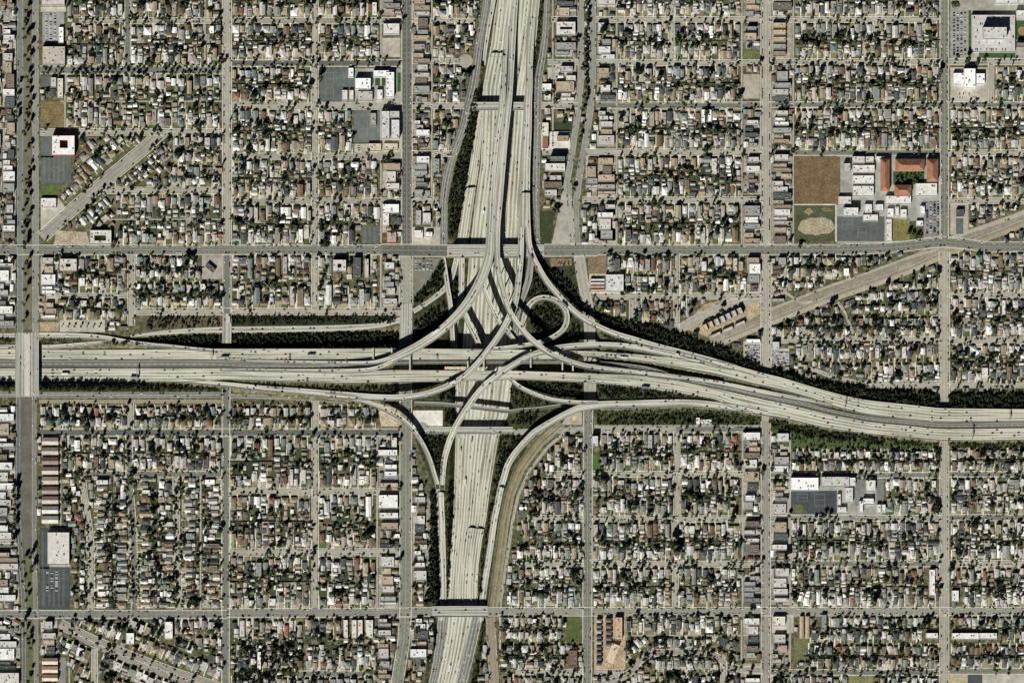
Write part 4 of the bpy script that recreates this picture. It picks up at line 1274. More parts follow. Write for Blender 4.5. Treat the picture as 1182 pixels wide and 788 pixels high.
def block(x0, y0, x1, y1, col=1, vert=False, ang=0.0, lot=7.4, longp=.08, treep=.5, single=0, twop=.1, dark=0):
    """fill a block with two rows of lots back to back; vert: rows face east and west"""
    cx, cy = (x0 + x1) / 2, (y0 + y1) / 2
    bw_, bh = x1 - x0, y1 - y0
    A = ang
    if vert:
        A = ang + math.pi / 2
        bw_, bh = bh, bw_
    bid = (col, round(y0))
    P0 = frame(cx, cy, A)
    done = []
    rows = ((-1, 0), (1, 0)) if not single else ((single, 0),)
    D = bh / 2 if not single else bh
    for sgn, _ in rows:
        u = -bw_ / 2 + .4
        order = 0
        while u < bw_ / 2 - 4.5:
            w = lot * random.choice([random.uniform(.84, 1.1), random.uniform(.84, 1.1), random.uniform(.95, 1.35)])
            if u + w > bw_ / 2:
                w = bw_ / 2 - u
            u0, u1 = u, u + w
            u += w
            # local frame: v from the street edge inwards
            edge = sgn * bh / 2 if not single else sgn * bh / 2

            def Q(uu, t, e=edge, s=sgn):
                return P0(uu, e - s * t)

            def free(a, b, t0, t1):
                for i in (0, .5, 1):
                    for j in (0, .5, 1):
                        p = Q(a + (b - a) * i, t0 + (t1 - t0) * j)
                        if busy_at(p[0] / S + CX, CY - p[1] / S):
                            return False
                return True

            def pch(mb, a, b, t0, t1, z, c):
                q = [(*Q(a, t0), z), (*Q(b, t0), z), (*Q(b, t1), z), (*Q(a, t1), z)]
                ar = sum(q[i][0] * q[(i + 1) % 4][1] - q[(i + 1) % 4][0] * q[i][1] for i in range(4))
                if ar < 0:
                    q.reverse()
                mb.face(q, c)
            if not free(u0 + .4, u1 - .4, 2.4, min(D - .5, 8)):
                if free(u0 + .3, u1 - .3, D * .5, D - .5):
                    pch(yard_mb, u0, u1, D * .5, D, .05, wpick(YARDC))
                continue
            order += 1
            full = free(u0 + .4, u1 - .4, 2.4, D - .8)
            done.append([Q(u0, 0), Q(u1, 0), Q(u1, D if full else 9), Q(u0, D if full else 9)])
            Dd = D if full else 9
            sb = random.choice([2.4, 2.8, 3.2, 3.6, 3.6, 4.2, 5.2, 8 if Dd > 18 else 4])
            pch(yard_mb, u0, u1, 0, sb + 1.5, .05, wpick(LAWNC))
            pch(yard_mb, u0, u1, sb + 1.5, Dd, .05, wpick(YARDC))
            side = random.random() < .5
            dwid = random.uniform(1.1, 1.7)
            da, db = (u0 + .15, u0 + .15 + dwid) if side else (u1 - .15 - dwid, u1 - .15)
            dl = random.uniform(.35, .85) * Dd
            kq = random.uniform(.85, 1.1)
            if random.random() < .85:
                pch(drive_mb, da, db, -.6, dl, .09, tuple(c * kq for c in (.56, .53, .45)))
            if random.random() < .3:
                mid = (u0 + u1) / 2
                pch(drive_mb, mid - .25, mid + .25, -.4, sb, .1, (.55, .52, .45))
            lo, hi = (da + dwid + .1, u1 - .35) if side else (u0 + .35, db - dwid - .1)
            hw = (hi - lo) * random.choice([random.uniform(.72, .9), random.uniform(.9, 1.04)])
            rc, rn = pick_roof()
            wk_ = random.uniform(.6, 1.15)
            wc = tuple(min(.7, c * wk_) for c in (.5, .46, .38))
            long_ = random.random() < longp and full
            hd = random.uniform(.62, .85) * (Dd - sb) if long_ else random.uniform(4.8, 10)
            hd = min(hd, Dd - sb - .6)
            t0 = sb
            cu = (lo + hi) / 2 + random.uniform(-.4, .4)
            p = Q(cu, t0 + hd / 2)
            two = random.random() < (.45 if long_ else twop)
            kind = random.choices(['hip', 'gable', 'flat'], [5, 5, 1.2 if not long_ else 7])[0]
            hh = random.uniform(2.9, 3.5) + (2.8 if two else 0)
            wing = None
            if not long_ and random.random() < .55:
                # wing towards the driveway or set back
                s_ = -1 if side else 1
                a = random.uniform(.2, .8)
                v0 = random.uniform(-hd / 2 + 1, 0)
                ue = hw / 2 + random.uniform(.4, 1.1)
                wing = (-.2, ue, v0, v0 + random.uniform(2.2, 3.6)) if s_ < 0 else (-ue, .2, v0, v0 + random.uniform(2.2, 3.6))
                if sgn > 0:
                    pass
            spec = (p[0] / S + CX, CY - p[1] / S, hw, hd, A, hh, kind, rc, wc, wing)
            form = {'hip': 'hipped', 'gable': 'gabled', 'flat': 'flat'}[kind]
            nm = "long %s %s" % (rn, form) if long_ else "%s %s" % (rn, form)
            if two and not long_:
                nm = "taller " + nm
            HOUSES.append([hw * hd + (4 if wing else 0), spec, nm, bid, sgn, order, vert, long_])
            # back buildings
            rem = Dd - (t0 + hd)
            tb = t0 + hd + .8
            if rem > 3.2:
                k = 1 if rem < 6.5 else 2 if rem < 11 else random.choice([2, 3, 3])
                for q_ in range(k):
                    if random.random() < .93:
                        gw = random.uniform(2.8, min(6, w - .8))
                        gd = random.uniform(2.4, min(5.5, rem / k - .6) if rem / k - .6 > 2.5 else 2.6)
                        ga = random.uniform(u0 + .3 + gw / 2, u1 - .3 - gw / 2)
                        gt = tb + q_ * rem / k + gd / 2
                        if gt + gd / 2 > Dd - .2:
                            continue
                        pp = Q(ga, gt)
                        rc2, rn2 = pick_roof()
                        if random.random() < .35:
                            rc2 = rc
                        HOUSES.append([gw * gd, (pp[0] / S + CX, CY - pp[1] / S, gw, gd, A, random.uniform(2.3, 3), random.choice(['gable', 'hip', 'flat', 'gable']), rc2, wc, None), rn2, bid, sgn, 0, vert, False])
            # clutter: sheds, awnings, parked things
            for _ in range(random.choice([1, 2, 2, 3, 4])):
                a, t = random.uniform(u0 + .7, u1 - .7), random.uniform(sb + hd + .5, Dd - .5) if Dd - .5 > sb + hd + .5 else None
                if t is None:
                    continue
                s = random.uniform(.4, .9)
                pch(drive_mb, a - s, a + s, t - s * random.uniform(.6, 1.5), t + s, .12, wpick([((.5, .48, .44), 4), ((.1, .12, .05), 3), ((.05, .05, .05), 1), ((.3, .22, .14), 2)]))
            if random.random() < .4:
                a = (da + db) / 2
                t = random.uniform(1, max(1.5, dl - 2))
                pp = Q(a, t)
                CARS.append((pp[0] / S + CX, CY - pp[1] / S, A + math.pi / 2))
            for _ in range(random.choice([1, 2, 2, 3])):
                if random.random() < treep:
                    t = random.uniform(max(1, Dd * .55), Dd - .6)
                    pp = Q(random.uniform(u0, u1), t)
                    TREES.append((random.choice([1.1, 1.4, 1.8, 2.2, 2.6, 3.2]) * random.uniform(.8, 1.15), pp[0] / S + CX, CY - pp[1] / S, ("yard", bid, sgn)))
            if random.random() < treep * .75:
                pp = Q(random.uniform(u0, u1), random.uniform(.3, 2.0))
                TREES.append((random.uniform(1.0, 2.0), pp[0] / S + CX, CY - pp[1] / S, ("front", bid, sgn)))
            # side fence between lots
            fa, fb = Q(u1, sb + 2), Q(u1, Dd)
            FENCES.append((bid, fa, fb, False))
        # mark lots busy afterwards happens per block
    if not single:
        a, b = P0(-bw_ / 2, 0), P0(bw_ / 2, 0)
        n = max(2, int(bw_ / 7))
        for i in range(n):
            q0 = (a[0] + (b[0] - a[0]) * i / n, a[1] + (b[1] - a[1]) * i / n)
            q1 = (a[0] + (b[0] - a[0]) * (i + 1) / n, a[1] + (b[1] - a[1]) * (i + 1) / n)
            mx_, my_ = (q0[0] + q1[0]) / 2 / S + CX, CY - (q0[1] + q1[1]) / 2 / S
            if not busy_at(mx_, my_):
                FENCES.append((bid, q0, q1, True))
    for c4 in done:
        paint(BUSY, [(p[0] / S + CX, CY - p[1] / S) for p in c4])


# ------------------------------------------------------------------ large buildings placed one by one
BUILT = []


def big(x0, y0, x1, y1, h, col, label, name="building", cat="building", ang=0.0, wall=None, court=None, units=True, rim=None, gable=False, group=None, z0=0.0, keep=True):
    cx, cy = (x0 + x1) / 2, (y0 + y1) / 2
    w, d = x1 - x0, y1 - y0
    loc = W(cx, cy, z0)
    root = empty(name, loc, label, cat, group)
    wc = wall or tuple(min(.7, c * .85 + .06) for c in col)
    mw, mr = MB(loc), MB(loc)
    if gable:
        house_mesh((cx, cy, w, d, ang, h, gable, col, wc, None), mw, mr, z0=z0)
        mw.build("wall", [M_WALL], root)
        mr.build("roof", [M_ROOF], root)
    else:
        P = frame(cx, cy, ang)
        cells = [(-w / 2, w / 2, -d / 2, d / 2)]
        if court:
            a, b, c, e = court      # in plan fractions of the half sizes
            cu0, cu1, cv0, cv1 = a * w / 2, b * w / 2, c * d / 2, e * d / 2
            cells = [(-w / 2, w / 2, -d / 2, cv0), (-w / 2, w / 2, cv1, d / 2), (-w / 2, cu0, cv0, cv1), (cu1, w / 2, cv0, cv1)]
        for (u0, u1, v0, v1) in cells:
            if u1 - u0 < .2 or v1 - v0 < .2:
                continue
            base = [P(u0, v1), P(u1, v1), P(u1, v0), P(u0, v0)]
            mw.prism(base, z0 - .3, z0 + h - .02, wc)
            mr.face([(p[0], p[1], z0 + h) for p in base], col)
        # parapet walls round the outline
        pw = .28
        pc = rim or tuple(min(.75, c * 1.05) for c in wc)
        for (u0, u1, v0, v1) in ((-w / 2, w / 2, -d / 2, -d / 2 + pw), (-w / 2, w / 2, d / 2 - pw, d / 2), (-w / 2, -w / 2 + pw, -d / 2 + pw, d / 2 - pw), (w / 2 - pw, w / 2, -d / 2 + pw, d / 2 - pw)):
            base = [P(u0, v1), P(u1, v1), P(u1, v0), P(u0, v0)]
            mw.prism(base, z0 + h - .01, z0 + h + .8, pc)
        mw.build("wall", [M_WALL], root)
        mr.build("roof", [M_ROOF], root)
        # window bands on the facades
        if h > 5:
            for lv in range(int(h // 3.4)):
                zc = 1.0 + lv * 3.3
                if zc + 1.4 > h:
                    break
                wb = MB(loc)
                e = .03
                for (a, b, hor) in ((-w / 2, w / 2, True), (-d / 2, d / 2, False)):
                    n = max(1, int((b - a) * S / 3.5))
                    for k in range(n):
                        s0 = a + (b - a) * (k + .25) / n
                        s1 = a + (b - a) * (k + .75) / n
                        for sg in (-1, 1):
                            if hor:
                                q0, q1 = P(s0, sg * (d / 2 + e)), P(s1, sg * (d / 2 + e))
                            else:
                                q0, q1 = P(sg * (w / 2 + e), s0), P(sg * (w / 2 + e), s1)
                            wb.face([(*q0, z0 + zc), (*q1, z0 + zc), (*q1, z0 + zc + 1.3), (*q0, z0 + zc + 1.3)], (.04, .05, .06))
                wb.build("window_row", [M_GLASS], root)
        if units:
            n = int(min(7, max(1, w * d / 45)))
            for _ in range(n):
                for tr in range(6):
                    a, b = random.uniform(-w / 2 + 1.2, w / 2 - 1.2), random.uniform(-d / 2 + 1.2, d / 2 - 1.2)
                    if not court or not (court[0] * w / 2 - 1 < a < court[1] * w / 2 + 1 and court[2] * d / 2 - 1 < b < court[3] * d / 2 + 1):
                        break
                else:
                    continue
                s, t = random.uniform(.4, .9), random.uniform(.4, .7)
                um = MB(loc)
                um.prism([P(a - s, b + t), P(a + s, b + t), P(a + s, b - t), P(a - s, b - t)], z0 + h + .01, z0 + h + random.uniform(1, 1.8), (.32, .32, .31))
                um.build("roof_unit", [M_ROOF], root)
    if keep:
        P = frame(cx, cy, ang)
        paint(BUSY, [(p[0] / S + CX, CY - p[1] / S) for p in (P(-w / 2 - .5, -d / 2 - .5), P(w / 2 + .5, -d / 2 - .5), P(w / 2 + .5, d / 2 + .5), P(-w / 2 - .5, d / 2 + .5))])
    return root


WH = (.74, .74, .73)
LG = (.50, .48, .45)
PB = (.50, .45, .40)
TN = (.36, .30, .22)
RT = (.27, .13, .08)
big(48.5, -6, 75, 7, 7, LG, "pale flat warehouse cut off by the top edge beside the divided avenue")
big(68, 32, 73.5, 50, 4, WH, "narrow white shed on the right of the fenced truck yard", cat="shed", name="shed")
big(49.5, 54.5, 75.5, 75.5, 8, (.42, .39, .34), "large square tan warehouse roof below the fenced truck yard", cat="warehouse", name="warehouse")
big(66.5, 91, 73, 113, 5, (.56, .53, .47), "narrow upright beige building above the brown vacant lot")
big(59, 90, 65, 101, 5, LG, "small pale block between two upright beige buildings near the avenue")
big(60.5, 157, 87, 180, 11, WH, "white-roofed hotel with red rim and deep square courtyard", rim=(.42, .08, .07), wall=(.40, .10, .09), court=(-.3, .4, -.55, .25), cat="hotel", name="hotel")
big(47.5, 229, 65, 240, 4, (.62, .60, .57), "pale low shop at the tip of the diagonal street")
big(104.5, 266, 129, 282, 8, (.55, .53, .48), "pale U-shaped apartment block opening onto a dark courtyard", court=(-.6, .5, -.3, .5), name="apartment_building", cat="apartment building")
big(69.5, 299, 89, 313, 8, (.52, .49, .45), "small pale block with a square light well under the boulevard", court=(-.3, .3, -.25, .3), name="apartment_building", cat="apartment building")
big(237.5, 306.5, 249, 312, 4, (.10, .09, .08), "dark slanting shop in the middle of a pale paved lot", ang=-.7)
big(442.5, 28, 461, 40.5, 7, (.58, .57, .55), "white square store on the west side of the dark avenue", cat="store", name="store")
for i, (r, c, lb, hh) in enumerate([((402, 79, 408, 90), WH, "tiny upright white classroom at the top of the school yard", 4), ((410, 91, 428, 103.5), (.82, .82, .81), "brightest white school hall in the middle of the campus", 9),
                                    ((413, 106, 430, 117), (.42, .41, .38), "grey school block below the brightest white hall", 6), ((431, 82, 449, 89.5), WH, "white school wing along the top of the campus", 6),
                                    ((445.5, 84, 455, 113), WH, "long upright white school wing near the dark avenue", 7), ((435, 104, 441.5, 116.5), (.66, .64, .62), "small upright pale school block between hall and long wing", 5),
                                    ((395, 104.5, 401, 116), (.62, .58, .55), "left one of two small upright pale school sheds", 4), ((403, 104.5, 408, 116), (.58, .56, .52), "right one of two small upright pale school sheds", 4)]):
    big(*r, hh, c, lb, name="school_building", cat="school building")
big(440, 129, 449.5, 161, 10, (.50, .50, .48), "left long wing of the grey school with a dark gap", name="school_building", cat="school building")
big(452, 139, 461, 161, 11, (.58, .58, .57), "right short wing of the grey school with a dark gap", name="school_building", cat="school building")
big(450, 129, 461, 136.5, 9, (.46, .45, .43), "top connecting block of the grey school beside the dark avenue", name="school_building", cat="school building")
big(425, 166, 440, 175, 4, (.50, .43, .33), "left low tan building below the grey school", name="school_building", cat="school building")
big(443, 166, 459, 174, 4, (.54, .47, .37), "right low tan building below the grey school", name="school_building", cat="school building")
big(427, 131, 434, 146, 4, (.30, .29, .24), "brownish classroom in the middle of the asphalt yard", name="school_building", cat="school building")
big(441.5, 236, 460.5, 246, 6, WH, "wide white store above the red-edged restaurant", cat="store", name="store")
big(441.5, 246.6, 449, 261, 5, (.62, .6, .58), "upright white annexe hanging below the wide white store", cat="store", name="store")
big(446.5, 268, 457.5, 280.5, 5, (.42, .34, .30), "small restaurant with a bright red roof edge by the crossing", rim=(.5, .05, .04), wall=(.4, .07, .06), cat="restaurant", name="restaurant")
big(480, 243, 486, 260, 7, (.38, .38, .36), "tall narrow grey shop east of the dark avenue")
big(488, 246, 497, 259, 6, (.55, .54, .51), "pale shop beside the tall narrow grey one")
big(478, 266, 488, 276, 4, (.66, .65, .62), "white petrol station shop by the boulevard crossing", cat="petrol station")
big(491, 268, 499, 274, 5, (.70, .69, .67), "white forecourt canopy beside the petrol station shop", cat="canopy", name="canopy")
big(384.5, 300, 399.5, 313.5, 9, (.56, .54, .50), "white square block with dark central court below the boulevard", court=(-.3, .3, -.35, .35), name="apartment_building", cat="apartment building")
big(421, 299, 425.5, 321, 6, (.48, .45, .41), "pale upright bar building left of the vacant grey one", name="apartment_building", cat="apartment building")
big(408.5, 297.5, 416.5, 321, 7, (.08, .09, .09), "dark upright flat roof beside the white courtyard block", name="apartment_building", cat="apartment building")
big(444, 303, 455, 311, 5, (.55, .53, .49), "pale shop below the boulevard near the avenue bridge")
big(642, 26, 664, 41, 7, (.56, .55, .53), "pale motel wrapped round a parking slot near the divided road", court=(-.6, .7, -.3, .15), name="motel", cat="motel")
big(625.5, 142, 633, 158, 5, (.60, .57, .52), "upright white shop east of the top freeway")
big(626, 159, 632.5, 171.5, 5, (.24, .13, .09), "small brown roof under the upright white shop")
big(643, 157, 656, 163, 5, (.33, .24, .16), "tan building standing in the white paved yard")
big(635, 181, 652, 186, 11, (.16, .18, .17), "dark tall slab just below the white paved yard")
big(629, 189, 652, 198, 6, (.58, .56, .53), "wide pale shop below the dark tall slab")
big(690, 27, 699, 39, 6, (.5, .5, .48), "pale shop with a blue patch near the divided road")
for k, x in enumerate((809.5, 817)):
    big(x, 127, x + 4, 142, 4, WH, ["left of two parallel upright white roofs", "right of two parallel upright white roofs"][k] + " below the fourth street", name="apartment_building", cat="apartment building")
for k in range(5):
    y = 27 + k * 8.2
    big(892, y, 906.5, y + 5.8, 6, [(.42, .34, .24), (.44, .36, .26), (.42, .35, .26), (.26, .29, .25), (.24, .2, .16)][k], ordn(k + 1) + " from the top of five stacked tan apartment bars", name="apartment_building", cat="apartment building",
        group="stacked apartment bars")
# county buildings top right
big(1121, 18, 1171, 61, 6, (.47, .46, .44), "vast pale parking deck around the tall office block, top right", units=False, cat="parking deck", name="parking_deck")
big(1133.5, 33, 1160, 47, 15, (.52, .51, .48), "tall grey office block on the pale deck, top right", cat="office block", name="office_block", z0=6, keep=False)
big(1155, 30, 1163, 45, 14, (.56, .55, .52), "lower stair tower at the right end of the tall office block", cat="office block", name="office_block", z0=6.03, keep=False) if False else None
big(1148, -6, 1200, 5.5, 12, (.60, .59, .56), "long pale civic building cut by the top right corner")
big(1172.5, 13, 1190, 20, 9, (.6, .6, .58), "white civic wing touching the right edge above the lawn")
big(1173, 50, 1190, 55, 9, (.20, .17, .15), "brown civic wing touching the right edge below the lawn")
# white cross shaped building
r = big(1112, 80, 1125, 103, 10, (.84, .84, .83), "tall bright white centre of the cross-shaped clinic", cat="clinic", name="clinic")
big(1100, 85, 1111.7, 98.5, 6, WH, "left arm of the cross-shaped white clinic", cat="clinic", name="clinic")
big(1125.3, 85.5, 1136, 98, 6, WH, "right arm of the cross-shaped white clinic", cat="clinic", name="clinic")
CAMP = [((983.5, 181, 997.5, 189), (.5, .49, .46), 7, "top left grey hall of the right-hand campus"), ((984, 191, 1009, 200), (.62, .6, .57), 7, "wide pale hall under the top left grey hall of the campus"), ((973.5, 189, 981, 200), (.40, .40, .38), 8, "small grey campus block right of the brown field"),
        ((984, 203, 1008, 212.5), (.66, .65, .62), 6, "upper of two wide white halls left of the orange roofs"), ((984, 215, 1008, 227), (.6, .59, .56), 6, "lower of two wide white halls left of the orange roofs"), ((999, 181, 1008, 188), (.55, .54, .51), 5, "small pale campus block beside the top left grey hall"),
        ((1011, 181, 1021, 187), (.6, .59, .56), 5, "small white campus block left of the long orange roof"), ((1022, 226.5, 1051, 236), (.64, .63, .60), 6, "long white campus hall directly below the orange roofs"), ((1056.5, 212, 1081, 227), (.62, .61, .58), 6, "broad white campus hall below the right orange roof"),
        ((967.5, 227, 982, 237), (.52, .5, .47), 5, "grey campus block below the brown field corner"), ((973, 240, 990, 250), (.58, .58, .57), 10, "tall white gymnasium above the dark yard"), ((998, 236, 1006, 246), (.6, .59, .57), 5, "first little classroom block right of the gymnasium"),
        ((1010, 236, 1019, 244), (.6, .59, .57), 5, "second little classroom block right of the gymnasium"), ((996, 248, 1013, 255.5), (.6, .58, .56), 5, "wide classroom block on the top edge of the dark yard"), ((1024, 241, 1031, 251.5), (.66, .65, .63), 5, "left of three square white classrooms above the long strip"),
        ((1033, 239, 1037, 250), (.66, .65, .63), 5, "thin middle one of three white classrooms above the long strip"), ((1039, 242, 1046, 252.5), (.66, .65, .63), 5, "right of three square white classrooms above the long strip"), ((1062, 238, 1067, 248), (.68, .67, .65), 5, "upright white classroom left of the crowded car park"),
        ((1022.5, 253, 1029, 279), (.60, .58, .55), 4, "long upright white strip building right of the dark yard"), ((1057.5, 255, 1065, 261), (.7, .69, .67), 4, "small white hut among campus trees")]
for rct, c, h, lb in CAMP:
    big(*rct, h, c, lb, name="school_building", cat="school building")
for rct, lb in (((1016, 184, 1026, 221), "long upright orange-tiled campus wing left of the green court"), ((1033, 184, 1066, 198), "wide orange-tiled campus hall above the green court"), ((1069.5, 184, 1082, 210), "upright orange-tiled campus wing right of the green court"),
                ((1032, 214, 1051, 225.5), "small orange-tiled campus hall below the green court")):
    big(*rct, 9, RT, lb, name="school_building", cat="school building", gable='hip', wall=(.5, .42, .32))
big(1103.5, 242, 1112, 250, 5, (.07, .08, .09), "dark square shop roof in a pale forecourt by the boulevard bend")
big(912.5, 551, 944, 566, 9, (.80, .80, .79), "largest bright white school roof above the black yard", name="school_building", cat="school building")
big(948, 550, 979.5, 561.5, 8, (.46, .46, .44), "wide grey school roof right of the bright white one", name="school_building", cat="school building")
big(974.5, 562.5, 984, 580, 7, (.52, .52, .5), "upright grey school wing beside the black yard", name="school_building", cat="school building")
big(980.5, 551, 987, 561, 6, (.6, .59, .57), "small pale block at the right end of the wide grey school roof", name="school_building", cat="school building")
big(999, 554, 1010, 567, 7, (.58, .57, .55), "square pale hall on the right of the lower school", name="school_building", cat="school building")
big(996, 575, 1008, 582, 6, (.66, .65, .63), "wide white classroom below the square pale hall", name="school_building", cat="school building")
big(966.5, 570, 970, 583, 5, (.6, .59, .57), "thin upright classroom at the black yard's right edge", name="school_building", cat="school building")
big(966.5, 585, 976.5, 592, 5, (.6, .59, .57), "small white classroom at the black yard's lower right corner", name="school_building", cat="school building")
for k, x in enumerate((991.5, 1012, 1017.5)):
    big(x, 578 if k == 0 else 582, x + 4.2, 592, 5, (.62, .6, .58), ["left", "middle", "right"][k] + " of three slim classrooms at the lower school's bottom edge", name="school_building", cat="school building")
big(699, 317, 719.5, 337, 7, (.54, .54, .53), "large square pale warehouse left of the small house rows", cat="warehouse", name="warehouse")
for k in range(4):
    y = 322 + k * 4.1
    big(681.5, y, 697.5, y + 2.6, 4, [(.6, .58, .55), (.62, .60, .57), (.52, .32, .26), (.5, .4, .3)][k], ordn(k + 1) + " of four thin striped storage bars beside the square warehouse", units=False, cat="storage shed", name="storage_shed", group="thin striped storage bars")
big(683, 503, 690, 515, 10, (.52, .51, .51), "grey upright block on the corner below the green slope", name="apartment_building", cat="apartment building")
big(803.5, 482, 807.5, 490, 4, (.7, .69, .67), "little upright white shed on the green slope edge", cat="shed", name="shed")
big(808.5, 484, 821, 490, 4, (.62, .60, .59), "wide pale shed on the green slope edge", cat="shed", name="shed")
big(55.5, 614, 80.5, 651, 9, (.56, .54, .51), "huge pale supermarket above the black car park", cat="supermarket", name="supermarket")
big(190.5, 717, 199.5, 737, 6, (.68, .66, .63), "upright white church hall below the lower street", cat="church hall", name="church_hall")
big(146, 730, 155, 743, 6, (.70, .69, .68), "bright white roof just above the diagonal boulevard", cat="church hall", name="church_hall")
for k in range(3):
    y = 759 + k * 9.5
    big(49.5, y, 67, y + 7, 6, (.52, .41, .33), ["top", "middle", "bottom"][k] + " of three wide pinkish apartment bars in the lower left corner", name="apartment_building", cat="apartment building", gable='gable', group="pinkish bars in the lower left corner")
big(473.5, 748.5, 492, 758.5, 7, (.66, .66, .66), "white square warehouse left of the bottom freeway", cat="warehouse", name="warehouse")
for k, (a, b) in enumerate(((396.5, 401.5), (406, 411.5), (413, 418.5), (422, 430.5))):
    big(a, 715, b, 736, 5, (.58, .55, .50), ordn(k + 1) + " from the left of four parallel upright pale apartments below the lower street", name="apartment_building", cat="apartment building", group="parallel upright pale apartments")
big(1072.5, 657, 1078.5, 687, 6, (.68, .66, .66), "long upright white building left of the last avenue", name="apartment_building", cat="apartment building")
big(1098.5, 730, 1129, 737.5, 6, (.66, .64, .63), "left half of the long white bar in the lower right", name="apartment_building", cat="apartment building")
big(1130, 730, 1150, 737, 6, (.64, .62, .61), "right half of the long white bar in the lower right", name="apartment_building", cat="apartment building")
big(1068.5, 730, 1082, 736.5, 5, (.66, .64, .63), "short white bar left of the last avenue", name="apartment_building", cat="apartment building")
big(1098.5, 681, 1106, 694, 6, (.62, .61, .6), "small white shop on the last avenue's right side")
big(892, 711, 906, 722, 6, (.60, .57, .52), "square pale shop on the corner under the lower street")
for k, x in enumerate((923, 929.5)):
    big(x, 711, x + 4.2, 736, 5, (.42, .33, .23), ["left", "right"][k] + " half of a tan twin apartment bar near the fourth avenue", name="apartment_building", cat="apartment building", gable='gable')
big(948, 709, 953.5, 729, 5, (.2, .22, .2), "dark green-grey upright roof below the lower street", name="apartment_building", cat="apartment building")
big(436.5, 519, 458.5, 526, 6, (.68, .66, .64), "wide white shop roof facing the middle avenue")
big(444, 536, 458, 541.5, 5, (.66, .66, .66), "upper of two stacked bluish white shops by the middle avenue")
big(444, 544, 458, 550, 5, (.64, .64, .64), "lower of two stacked bluish white shops by the middle avenue")
big(452, 505, 458, 516, 6, (.56, .55, .53), "upright pale shop on the corner left of the middle avenue")
big(437, 571, 459, 586.5, 6, (.70, .69, .67), "wide white workshop with a slotted roof below the fourth lower street")
big(440, 603, 459.5, 611, 6, (.32, .26, .2), "brown shop in the strip left of the middle avenue")
big(897, 540 - 40, 910, 510, 6, (.5, .5, .48), "pale shop right of the fourth avenue under the wooded bank")
big(857.5, 499, 877, 508, 6, (.64, .63, .62), "wide white workshop left of the fourth avenue under the freeway")
big(861, 391.5, 877, 396.5, 5, (.74, .74, .73), "white bar roof above the car breaker's yard", cat="workshop", name="workshop")
big(891, 394.5, 899, 405, 7, (.46, .46, .46), "grey square workshop above the right breaker's yard", cat="workshop", name="workshop")
big(494.5, 454.5, 500, 459, 4, (.74, .73, .71), "tiny white hut under the edge of the S-shaped flyover", cat="hut", name="hut", keep=False) if False else None
# row of seven apartments near the rail reserve
for k in range(7):
    t = k / 6
    x, y = 814 + t * 40, 378.5 - t * 19
    a = math.radians(22)
    big(x - 2.4, y - 4.2, x + 2.4, y + 4.2, 8, (.50, .38, .27) if k < 2 else (.42, .40, .37), ordn(k + 1) + " from the left of seven narrow slanting townhouses by the rail reserve", ang=math.radians(24), name="townhouse", cat="townhouse", units=False, group="slanting townhouses by the rail reserve")
for k in range(3):
    x, y = 826 + k * 14, 387 - k * 6.4
    big(x - 6, y - 2, x + 6, y + 2, 5, (.44, .40, .35), ["left", "middle", "right"][k] + " of three low garages behind the slanting townhouses", ang=math.radians(24), name="garage_row", cat="garage", units=False, group="garages behind the townhouses")
# brown apartment stack beside the divided avenue
for k in range(9):
    y = 505 + k * 11.3
    if y > 600:
        break
    big(49, y, 67.5, y + 8, 5, [(.42, .38, .33), (.36, .31, .27), (.20, .15, .13), (.40, .35, .31), (.41, .36, .31), (.25, .19, .17), (.39, .34, .30), (.46, .45, .43), (.46, .45, .43)][k], ordn(k + 1) + " from the top of the stacked apartments beside the divided avenue",
        name="apartment_building", cat="apartment building", gable='gable', group="stacked apartments beside the divided avenue")
# building site lower centre right
for k in range(9):
    y = 714 + k * 6.2
    big(688.5, y, 694, y + 3.6, 6, random.choice([(.09, .09, .10), (.3, .3, .3), (.13, .12, .12)]), ordn(k + 1) + " from the top of small dark townhouses on the left of the building site", name="townhouse", cat="townhouse", gable='hip', group="small townhouses on the building site")
for k in range(5):
    y = 713 + k * 7
    big(699, y, 705.5, y + 4.4, 6, (.14, .12, .10), ordn(k + 1) + " from the top of dark townhouses in the building site's middle row", name="townhouse", cat="townhouse", gable='hip', group="middle townhouses on the building site")
big(709.5, 712, 718, 738, 7, (.46, .34, .24), "unroofed pale timber block on the right of the building site", name="townhouse", cat="townhouse")
big(702, 742, 711, 766, 6, (.58, .47, .35), "slanting pale timber block at the bottom of the building site", ang=math.radians(-22), name="townhouse", cat="townhouse")
big(656.5, 750, 666, 768, 6, (.16, .10, .08), "dark brown upright block left of the lower divided road", name="apartment_building", cat="apartment building")
# rail station platform roof between the carriageways
r = empty("station_canopy", W(525.5, 424, 12), "long tan station roof between the carriageways in the middle of the interchange", "station roof")
m1 = MB(W(525.5, 424, 12))
box_px(m1, 513.5, 423, 538, 426.2, 14.8, 15.1, (.55, .44, .33))
m1.build("roof", [M_ROOF], r)
for x in (515, 522, 529, 536):
    m1 = MB(W(525.5, 424, 12))
    box_px(m1, x, 424.3, x + .3, 424.6, 11.6, 14.8, (.4, .4, .4))
    m1.build("post", [M_METAL], r)

# ------------------------------------------------------------------ strips of shops along the avenues
SHOPS = 0


